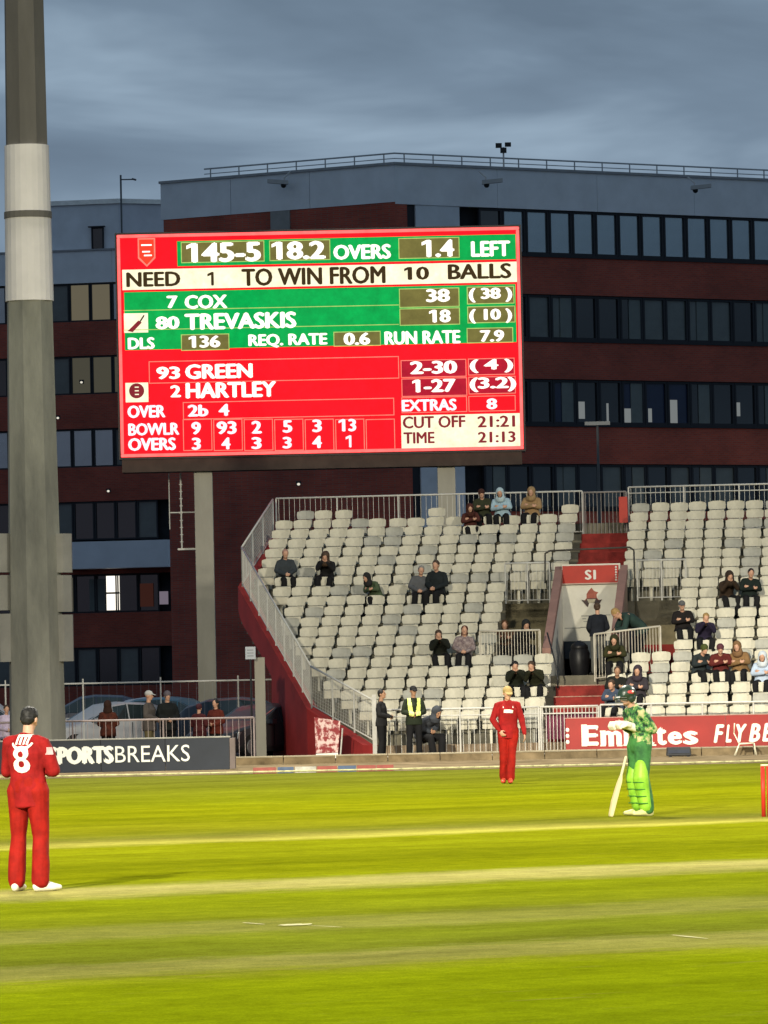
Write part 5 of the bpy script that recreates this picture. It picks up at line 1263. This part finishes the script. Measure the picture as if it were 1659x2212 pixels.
stander(88, 123.9, -.4, C('dark_claret_top', (.12, .025, .03)), BLKT, HBRN, 'hood', 'onlooker in dark claret right behind the fielder in red', .80, seed=7)
# ================================================================== railings
def railing(name, label, pts, h, m, bar=.11, post_gap=1.3, parent_loc=None, br=.006, rail_r=.024, low=.08, group=None, kind=True, two=False, mb_m=None):
    """pts: world points of the base line"""
    o = pts[0].copy(); t = tag(empty(name, o), label, 'railing', group); q = [p - o for p in pts]; up = Vector((0, 0, 1))
    MB().path([p + up * h for p in q], rail_r, 8).build('top_rail', m, t, True)
    MB().path([p + up * low for p in q], rail_r * .6, 6).build('bottom_rail', m, t, True)
    if two: MB().path([p + up * (h - .16) for p in q], rail_r * .7, 6).build('mid_rail', m, t, True)
    bars = MB()
    for a, b in zip(q[:-1], q[1:]):
        L_ = (b - a).length; n = max(1, round(L_ / post_gap))
        for i in range(n + 1):
            p = a.lerp(b, i / n); MB().bar(p, p + up * h, rail_r * .9, 6).build('rail_post', m, t)
        k = max(1, round(L_ / bar))
        for i in range(k):
            p = a.lerp(b, (i + .5) / k); bars.bar(p + up * low, p + up * (h - .02), br, 4)
    x = bars.build('bars', mb_m or m, t); x['kind'] = 'stuff'
    return t
zt = lambda b: .36 + .3743 * max(b, 0)
side = [W(r + .12, b, zt(b)) for r, b in PATH[:4]]
railing('side_railing', 'pale angled railing down the left side of the stand', side, 1.02, RAILW, .085, 1.15, br=.006)
# translucent mesh infill on the side railing is fine wire: horizontal wires
sr_ = MB(); o0 = side[0]
for a, b in zip(side[:-1], side[1:]):
    for i in range(1, 12): sr_.bar(a - o0 + Vector((0, 0, .08 * i)), b - o0 + Vector((0, 0, .08 * i)), .0022, 4)
t = sr_.build('wire_mesh', RAILW, None); t.location = o0
x = [c for c in bpy.data.objects if c.name.startswith('side_railing')][0]; t.parent = x; t.location = (0, 0, 0); t['kind'] = 'stuff'
zt20 = zrow(20)
railing('back_railing', 'long barred railing along the top row of the stand', [W(-4.0, 14.6, zt20), W(G0, 14.6, zt20)], 1.15, RAILW, .14, 1.5, br=.007)
railing('gate_railing', 'dark barred gate at the head of the red stairway', [W(G0 + .05, 14.35, zt20 - .1), W(G1 - .05, 14.35, zt20 - .1)], 1.20, mat('gate_grey', (.22, .20, .19), .5, .1, 4), .10, 1.2, br=.010)
railing('back_railing', 'barred railing behind the right seating block', [W(G1, 14.6, zt20), W(RR, 14.6, zt20)], 1.22, RAILW, .13, 1.5, br=.007, two=True)
rp = tag(MB().box(-.11, .11, -.05, .05, 0, .68).build('red_panel', mat('sign_red', (.42, .03, .018))), 'small upright red panel beside the gate at the top of the stairway', 'panel')
rp.location = W(G1 - .12, 14.2, zt20 + .28); rp.rotation_euler = (0, 0, TH)
# front rail
railing('front_railing', 'pale barred railing along the foot of the stand left of the stairs', [W(.3, -.55, 0), W(4.0, -.55, 0)], 1.18, RAILW, .13, 1.6, br=.008, two=True)
railing('stair_gate', 'short barred gate in front of the red stairs', [W(4.05, -.55, 0), W(5.4, -.55, 0)], 1.18, RAILW, .085, 1.35, br=.010, two=True)
railing('front_railing', 'pale railing above the red advertising board', [W(5.45, -.55, 0), W(RR, -.55, 0)], 1.20, RAILW, .4, 1.15, br=.004)
# corner post at the near end of the side railing
t = tag(MB().box(-.05, .05, -.05, .05, 0, 1.55).build('end_post', RAILW), 'pale square post where the side railing meets the boundary', 'post'); t.location = W(.12, -.45, 0)
# barriers of the recesses
BARM = mat('barrier_pale', (.50, .46, .38), .5, .1, 6)
railing('barrier', 'barred barrier in front of the left recess', [W(2.25, 4.12, zrow(6)), W(3.72, 4.12, zrow(6))], 1.12, BARM, .075, 1.5, br=.009, group='barriers beside the tunnel')
railing('barrier', 'barred barrier right of the tunnel mouth beside the standing man', [W(5.05, 3.9, zrow(5) + .1), W(6.65, 4.12, zrow(6))], 1.15, BARM, .075, 1.6, br=.009, group='barriers beside the tunnel')
railing('guard_rail', 'mesh guard rail above the left recess', [W(RL0, 9.3, zrow(13)), W(VL - .35, 9.3, zrow(13))], 1.02, RAILW, .09, .6, br=.006, group='guard rails above the recesses')
railing('guard_rail', 'mesh guard rail above the right recess', [W(VR + .4, 9.3, zrow(13)), W(RR1 + .1, 9.3, zrow(13))], 1.02, RAILW, .09, .6, br=.006, group='guard rails above the recesses')
t = tag(empty('handrail', W(VL - .45, 9.35, zrow(13)), TH), 'dark bent handrail over the tunnel roof', 'handrail')
MB().path([(0, -.25, .5), (0, 0, 1.25), (.12, 0, 1.32), (2.15, 0, 1.36), (2.25, 0, 1.28), (2.27, -.25, .2)], .022, 8).build('tube', mat('handrail_dark', (.06, .055, .045), .5, .1, 5), t, True)
t = tag(empty('handrail', W(VL - .05, 4.1, zrow(6)), TH), 'black slanting handrail on the white tunnel wall', 'handrail')
MB().path([(.0, 0, 1.05), (.28, -.75, .12), (.28, -.75, -.3)], .020, 6).build('tube', BLACKM, t, True)
# dark equipment cart in the tunnel mouth
t = tag(empty('waste_bin', W(4.55, 5.9, zrow(6)), TH), 'black round-topped bin standing in the dark tunnel mouth', 'bin')
mb = MB(); mb.loft([V((0, 0, 0)), V((0, 0, .25)), V((0, 0, .55)), V((0, 0, .68))], [.20, .25, .26, .18], 14)
mb.build('tub', mat('bin_black', (.008, .008, .010), .45, .2, 5), t, True); MB().ball((0, 0, .68), (.22, .22, .14), 12, 8).build('lid', mat('bin_black', (.008, .008, .01)), t, True)
for x in (-.15, .15): MB().bar((x, -.03, .03), (x, .03, .03), .05, 8).build('wheel', BLACKM, t)

# ================================================================== advertising boards
# left board
A_, B_ = P(-60, 1640, 116.0), P(496, 1628, 116.0)
zt_ = P(300, 1597, 116).z; zb_ = P(300, 1664, 116).z
bd = tag(empty('advertising_board', (A_.x, 116.0, 0)), 'dark slate boundary board lettered SPORTSBREAKS in white', 'advertising board')
SLATE = mat('slate_board', (.020, .026, .038), .6, .14, 1.4, spec=.3); Wd = B_.x - A_.x; npan = 4
for i in range(npan): MB().box(Wd * i / npan + .006, Wd * (i + 1) / npan - .006, 0, .22, zb_ - .02, zt_).build('board_panel', SLATE, bd)
MB().box(-.02, Wd + .02, -.02, .24, zt_ + .003, zt_ + .03).build('top_trim', mat('board_trim', (.30, .30, .27), .6, .15, 3), bd)
MB().box(0, Wd, -.05, .25, 0, zb_ - .022).build('base', WALKM, bd)
MB().box(Wd + .003, Wd + .12, .0, .6, .02, zt_ - .02).build('end_panel', mat('board_end', (.16, .13, .12), .8, .1, 3), bd)
def bx(px, py=1630): return P(px, py, 116.0).x - A_.x
def bz(px, py): return P(px, py, 116.0).z
place_text('SPORTS', mat('board_white', (.80, .82, .76), .5, .05, 9), bd, bx(104), bx(246), bz(180, 1651), bz(180, 1612), -.002, .085)
place_text('BREAKS', mat('board_white', (.80, .82, .76)), bd, bx(249), bx(410), bz(330, 1646), bz(330, 1610), -.002, .0)
# right board
A_, B_ = P(1222, 1590, 122.3), P(1740, 1580, 122.3)
zt_ = P(1300, 1551, 122.3).z; zb_ = P(1300, 1619, 122.3).z
bd = tag(empty('advertising_board', (A_.x, 122.3, 0)), 'red board lettered Emirates FLY BE hung on the front rail', 'advertising board')
REDB_ = mat('board_red', (.29, .018, .014), .5, .10, 1.1, spec=.35); Wd = B_.x - A_.x
for i in range(3): MB().box(Wd * i / 3 + .004, Wd * (i + 1) / 3 - .004, 0, .10, zb_, zt_).build('board_panel', REDB_, bd)
MB().box(-.01, Wd, -.015, .11, zt_ + .002, zt_ + .02).build('top_trim', mat('board_trim_pink', (.42, .22, .18), .6, .15, 3), bd)
for i in range(6): MB().box(.3 + i, .36 + i, .11, .16, 0, zt_ - .05).build('bracket', BLACKM, bd)
ex = lambda px: P(px, 1585, 122.3).x - A_.x; ez = lambda px, py: P(px, py, 122.3).z
WB_ = mat('board_white_warm', (.85, .76, .66), .5, .04, 9)
# "Emirates" with thick stems and slab serifs
letters = [('E', 1256, 1293, 1567, 1611), ('m', 1297, 1343, 1579, 1611), ('i', 1347, 1358, 1567, 1610), ('r', 1361, 1382, 1579, 1610), ('a', 1384, 1413, 1580, 1610), ('t', 1416, 1440, 1570, 1610), ('e', 1442, 1473, 1580, 1609), ('s', 1475, 1508, 1579, 1609)]
for s, xa, xb, ya, yb in letters: place_text(s, WB_, bd, ex(xa), ex(xb), ez(xa, yb), ez(xa, ya), -.002, .055)
sz = .035
for (xc, yy) in [(1262, 1611), (1262, 1567), (1302, 1611), (1320, 1611), (1338, 1611), (1302, 1580), (1352, 1610), (1366, 1610), (1366, 1580), (1411, 1610), (1352, 1579)]:
    X = ex(xc); Z = ez(xc, yy); MB().box(X - .065, X + .065, -.016, -.001, Z - .012, Z + .020).build('serif', WB_, bd)
MB().box(ex(1291) - .04, ex(1291), -.016, -.001, ez(1291, 1611), ez(1291, 1602)).build('serif', WB_, bd); MB().box(ex(1291) - .04, ex(1291), -.016, -.001, ez(1291, 1577), ez(1291, 1567)).build('serif', WB_, bd)
for s, xa, xb, ya, yb in [('F', 1541, 1565, 1565, 1605), ('L', 1567, 1580, 1565, 1604), ('Y', 1590, 1614, 1564, 1604), ('B', 1617, 1643, 1563, 1603), ('E', 1646, 1670, 1562, 1602), ('T', 1673, 1700, 1562, 1602)][:5]:
    place_text(s, WB_, bd, ex(xa), ex(xb), ez(xa, yb), ez(xa, ya), -.002, .05, shear=.28)
for i, yy in enumerate((1577, 1590, 1603)): MB().ball((ex(1226), -.01, ez(1226, yy)), (.045, .015, .05), 8, 6).build('dot', WB_, bd, True)
# magenta panels behind the stair gate
t = tag(MB().box(0, 1.15, 0, .05, 0, .62).build('cloth_sheet', mat('dark_magenta_panel', (.13, .022, .05), .7, .2, 3)), 'dark magenta cloth panel behind the stair gate', 'panel'); t.location = W(4.15, -.42, .42); t.rotation_euler = (0, 0, TH)
# poster on the red wall
a, b = P(680, 1600, 123.3), P(736, 1600, 123.3); zt_, zb_ = P(700, 1549, 123.3).z, P(700, 1638, 123.3).z
t = tag(empty('banner', (a.x, 123.3, zb_)), 'tilted pink and white banner hanging on the red stand wall', 'banner'); w_ = b.x - a.x; h_ = zt_ - zb_
mb = MB(); mb.hexa([(.02, 0, .13), (w_ - .07, 0, .13), (w_ - .07, .02, .13), (.02, .02, .13), (0, 0, h_), (w_, 0, h_ - .10), (w_, .02, h_ - .10), (0, .02, h_)])
bm_ = mat('banner_pink', (.30, .04, .045), .7, .1, 7, c2=(.62, .45, .42)); mb.build('cloth', bm_, t)
rr_ = [n for n in bm_.node_tree.nodes if n.type == 'VALTORGB'][0]; rr_.color_ramp.elements[0].position = .46; rr_.color_ramp.elements[1].position = .56
mb = MB(); mb.hexa([(.02, -.01, .0), (w_ - .07, -.01, .0), (w_ - .07, .02, .0), (.02, .02, .0), (.02, -.01, .11), (w_ - .07, -.01, .12), (w_ - .07, .02, .12), (.02, .02, .11)]); mb.build('white_hem', mat('board_white', (.8, .82, .76)), t)
MB().bar((w_ - .02, .01, 0), (w_ + .05, .01, h_ * .72), .018, 6).build('pole', RAILW, t)
for x in (.05, w_ - .1): MB().bar((x, .01, -zb_), (x, .01, .01), .012, 5).build('leg', BLACKM, t)
# post with small sign, in front of the red wall
a, b = P(551, 1500, 127.0), P(573, 1500, 127.0); zt_ = P(560, 1420, 127).z
t = tag(MB().box(0, b.x - a.x, 0, .28, 0, zt_).build('support_column', mat('post_concrete', (.30, .285, .235))), 'short grey column under the curved red wall', 'column'); t.location = (a.x, 127., 0)
a, b = P(530, 1410, 126.8), P(552, 1410, 126.8); z0_, z1_ = P(540, 1424, 126.8).z, P(540, 1397, 126.8).z
t = tag(empty('notice_sign', (a.x, 126.8, z0_)), 'small white notice beside the top of the short grey column', 'sign')
MB().box(0, b.x - a.x, -.02, 0, 0, z1_ - z0_).build('plate', mat('notice_white', (.42, .45, .50), .5, .05), t)
for zz in (.07, .14, .21): MB().box(.04, b.x - a.x - .05, -.026, -.0205, zz, zz + .02).build('mark', mat('notice_grey', (.2, .22, .25), .6, 0), t)
MB().bar((.12, .03, z1_ - z0_), (.12, .03, -z0_), .025, 6).build('post', BLACKM, t)
# black monitor box and wire chair by the right board
a, b = P(1440, 1630, 119.6), P(1494, 1630, 119.6)
t = tag(empty('speaker_box', (a.x, 119.6, 0)), 'low black box lying on the kerb below the Emirates lettering'.replace('Emirates', 'red board'), 'speaker')
z1_ = P(1465, 1614, 119.6).z; w_ = b.x - a.x
link_mesh('case', bevel_mesh(MB().hexa([(0, 0, .03), (w_, 0, .03), (w_, .35, .03), (0, .35, .03), (.02, .05, z1_), (w_ - .02, .05, z1_), (w_ - .02, .35, z1_), (.02, .35, z1_)]).mesh('case'), .015), BLACKM, t)
MB().hexa([(.04, -.008, .09), (w_ - .04, -.008, .09), (w_ - .04, .0, .09), (.04, .0, .09), (.05, .04, z1_ - .05), (w_ - .05, .04, z1_ - .05), (w_ - .05, .055, z1_ - .05), (.05, .055, z1_ - .05)]).build('grille', mat('grille_navy', (.012, .016, .028), .6, .2), t)
for x in (.06, w_ - .1): MB().box(x, x + .06, .02, .2, 0, .028).build('foot', BLACKM, t)
a, b = P(1588, 1625, 119.9), P(1634, 1625, 119.9); w_ = b.x - a.x; z1_ = P(1610, 1592, 119.9).z
t = tag(empty('wire_frame_chair', (a.x, 119.9, 0)), 'small white tubular frame chair in front of the red board at right', 'chair')
WF = mat('white_tube', (.60, .56, .42), .5, .1)
MB().path([(.0, 0, 0), (.10, 0, z1_ * .62), (w_ * .9, 0, z1_ * .66), (w_, 0, 0)], .014, 6).build('leg_frame', WF, t, True)
MB().path([(.10, 0, z1_ * .62), (-.0, .25, z1_ * 1.2), (.02, .25, z1_ * 1.75)], .014, 6).build('back_frame', WF, t, True)
MB().path([(0, .3, 0), (.12, .3, z1_ * .62), (w_ * .9, .3, z1_ * .66), (w_, .3, 0)], .014, 6).build('leg_frame', WF, t, True)
MB().box(.10, w_ * .9, .0, .3, z1_ * .64, z1_ * .68).build('seat', WF, t)

# ================================================================== fences behind the left board
railing('crowd_barrier', 'low barred barrier behind the slate board', [Vector((P(-40, 1540, 122.5).x, 122.5, 0)), Vector((P(548, 1540, 122.5).x, 122.5, 0))], 1.08, mat('barrier_grey_pink', (.34, .28, .27), .5, .1), .14, 2.2, br=.008)
fa, fb_ = P(-40, 1480, 132), P(640, 1463, 132)
t = tag(empty('wire_fence', (fa.x, 132, 0)), 'tall thin wire fence in front of the parked cars', 'fence'); Wd = fb_.x - fa.x; zf = P(300, 1474, 132).z
MB().bar((0, 0, zf), (Wd, 0, zf), .022, 6).build('top_rail', RAILW, t)
x = .6
while x < Wd: MB().bar((x, 0, 0), (x, 0, zf + .12), .020, 5).build('fence_post', RAILW, t); x += 1.95
wires = MB(); x = 0
while x < Wd: wires.bar((x, 0, .1), (x, 0, zf), .0022, 3); x += .20
wires.build('wires', STEEL, t)['kind'] = 'stuff'

# ================================================================== cars
GL = mat('car_glass', (.03, .045, .05), .08, .15, 2, spec=.7, metal=.3); TYRE = mat('tyre', (.012, .012, .012), .85, .1); RIM = mat('rim_grey', (.22, .23, .24), .4, .1, metal=.6)
HLM = mat('headlight_glass', (.40, .42, .42), .15, .05, metal=.4); TLM = mat('tail_light', (.25, .01, .01), .25, .05)
def car(label, loc, rz, paint, L_=4.1, Wc=1.74, Hc=1.48, kind='hatch', group='cars parked behind the fence'):
    t = tag(empty('parked_car', loc, rz), label, 'car', group); hw = Wc / 2; k = L_ / 4.1; h = Hc / 1.48
    # stations along x (front = -x): x, sill z, waist z, roof z, roof half width factor
    if kind == 'hatch': S_ = [(-2.05, .38, .56, .60, .80), (-1.95, .24, .66, .72, .90), (-1.55, .20, .80, .86, .97), (-1.05, .20, .90, .96, 1.0), (-.80, .20, .93, 1.02, 1.), (-.10, .20, .95, 1.42, 1.), (.35, .20, .96, 1.48, 1.), (1.15, .20, .97, 1.44, 1.), (1.70, .24, .98, 1.26, .97), (1.98, .30, .92, .98, .92), (2.05, .40, .80, .84, .86)]
    else: S_ = [(-2.05, .38, .60, .64, .82), (-1.95, .24, .74, .80, .92), (-1.50, .22, .90, .96, .98), (-.95, .22, .98, 1.06, 1.), (-.35, .22, 1.0, 1.52, 1.), (.35, .22, 1.02, 1.60, 1.), (1.35, .22, 1.02, 1.57, 1.), (1.85, .26, 1.0, 1.36, .97), (2.02, .32, .94, 1.04, .93), (2.06, .42, .8, .86, .88)]
    rings = []
    for (x, zs, zw, zr, wf) in S_:
        w_ = hw * wf; cab = zr - zw > .12; rw = w_ * (.78 if cab else .86)
        rings.append([(x * k, -w_ * .90, zs * h), (x * k, -w_, (zs + .16) * h), (x * k, -w_ * 1.0, (zs + (zw - zs) * .6) * h), (x * k, -w_ * .965, zw * h), (x * k, -rw, (zr - (.05 if cab else .015)) * h), (x * k, -rw * .72, zr * h),
                      (x * k, 0, (zr + .015) * h), (x * k, rw * .72, zr * h), (x * k, rw, (zr - (.05 if cab else .015)) * h), (x * k, w_ * .965, zw * h), (x * k, w_, (zs + (zw - zs) * .6) * h), (x * k, w_, (zs + .16) * h), (x * k, w_ * .90, zs * h)])
    n = 13; mb = MB(); vs = [q for r in rings for q in r]; fs = [tuple(range(n)), tuple(len(vs) - 1 - i for i in range(n))]
    for i in range(len(rings) - 1):
        for j in range(n): j2 = (j + 1) % n; fs.append((i * n + j, (i + 1) * n + j, (i + 1) * n + j2, i * n + j2))
    mb.add(vs, fs); me = mb.mesh('body'); bm = bmesh.new(); bm.from_mesh(me); bmesh.ops.recalc_face_normals(bm, faces=bm.faces[:])
    ce = [e_ for e_ in bm.edges]; bm.to_mesh(me); bm.free(); me.materials.append(paint)
    o = link_mesh('body', me, None, t); sdm = o.modifiers.new('b', 'BEVEL'); sdm.width = .03; sdm.segments = 2; sdm.limit_method = 'ANGLE'; sdm.angle_limit = .25
    me.polygons.foreach_set('use_smooth', [True] * len(me.polygons))
    # glass set slightly proud of the body shell
    def pane(name, quad, m=GL, off=.012):
        q = [Vector(v) for v in quad]; nrm = (q[1] - q[0]).cross(q[3] - q[0]).normalized(); c = sum(q, Vector()) / 4
        if nrm.dot(c - Vector((0, 0, .9))) < 0: nrm = -nrm
        q = [c + (v - c) * .93 for v in q]; o1 = [v + nrm * off for v in q]; o0 = [v - nrm * .01 for v in q]
        MB().hexa(o0 + o1).build(name, m, t)
    R_ = rings
    ws = 4 if kind == 'hatch' else 3; rf = ws + 1
    pane('windscreen', [R_[ws][4], R_[ws][8], R_[rf][8], R_[rf][4]])
    pane('rear_window', [R_[-4][4], R_[-4][8], R_[-3][8], R_[-3][4]])
    for (a, b) in ((3, 4), (9, 8)):
        for i in range(ws, len(R_) - 4):
            if i == ws: pane('side_window', [R_[i][a], R_[i + 1][a], R_[i + 1][b], R_[i][b]])
            else: pane('side_window', [R_[i][a], R_[i + 1][a], R_[i + 1][b], R_[i][b]])
    for sgn in (-1, 1):
        y = hw * .97
        for x in (-1.28 * k, 1.28 * k):
            wq = MB(); wq.bar((x, sgn * (y - .20), .31), (x, sgn * (y + .015), .31), .315, 22); o = wq.build('wheel', TYRE, t)
            MB().bar((x, sgn * (y + .0), .31), (x, sgn * (y + .028), .31), .205, 14, .19).build('rim', RIM, o)
        MB().hexa([(-2.0 * k, sgn * hw * .52, .56 * h), (-1.78 * k, sgn * hw * .93, .56 * h), (-1.70 * k, sgn * hw * .93, .60 * h), (-1.9 * k, sgn * hw * .52, .60 * h), (-1.98 * k, sgn * hw * .52, .68 * h), (-1.72 * k, sgn * hw * .95, .74 * h), (-1.6 * k, sgn * hw * .93, .74 * h), (-1.85 * k, sgn * hw * .5, .70 * h)]).build('headlight', HLM, t)
        MB().box(1.93 * k, 2.02 * k, sgn * hw * .80 - .1, sgn * hw * .80 + .1, .70 * h, .92 * h).build('tail_light', TLM, t)
        MB().box(-.72 * k, -.55 * k, sgn * (hw + .09) - .09, sgn * (hw + .09) + .09, .95 * h, 1.07 * h).build('wing_mirror', paint, t)
        for x in (-.45 * k, .42 * k): MB().box(x, x + .012, sgn * (hw + .003) - .008, sgn * (hw + .003) + .008, .36 * h, .93 * h).build('door_seam', BLACKM, t)
    MB().box(-2.075 * k, -2.0 * k, -hw * .5, hw * .5, .32 * h, .46 * h).build('grille', BLACKM, t)
    MB().box(-2.09 * k, -2.076 * k, -.24, .24, .47 * h, .57 * h).build('number_plate', mat('plate_white', (.5, .5, .45), .5, .05), t)
    return t
def paint(n, c): return mat('paint_' + n, c, .42, .04, 1, spec=.35, coat=.12)
car('silver hatchback parked facing left behind the fence, nearest of the cars', (P(225, 1550, 137.5).x, 137.5, 0), math.radians(28), paint('silver', (.36, .37, .39)), 3.9, Hc=1.42)
car('pale silver car behind the silver hatchback', (P(285, 1530, 149.).x, 149., 0), math.radians(10), paint('pale', (.36, .39, .45)), 4.1, Hc=1.46)
car('teal blue car behind the taupe-coated onlooker', (P(395, 1530, 142.).x, 142.5, 0), math.radians(160), paint('teal', (.03, .10, .16)), 4.2, Hc=1.50)
car('dark grey car right of the scoreboard post', (P(555, 1530, 137).x, 137., 0), math.radians(172), paint('dark_slate', (.045, .055, .07)), 4.3, Hc=1.48)
car('charcoal car with its headlight facing us beside the short grey column', (P(560, 1600, 129.5).x, 130.0, 0), math.radians(50), paint('charcoal', (.035, .035, .04)), 4.0, Hc=1.35)
car('white car at the left edge beyond the mast', (P(-60, 1540, 140).x, 140., 0), math.radians(175), paint('white', (.5, .5, .5)), 4.3, Hc=1.62, kind='suv')
car('dark blue car far back under the office windows', (P(180, 1500, 165).x, 165., 0), math.radians(5), paint('navy', (.02, .03, .06)), 4.4, Hc=1.5)
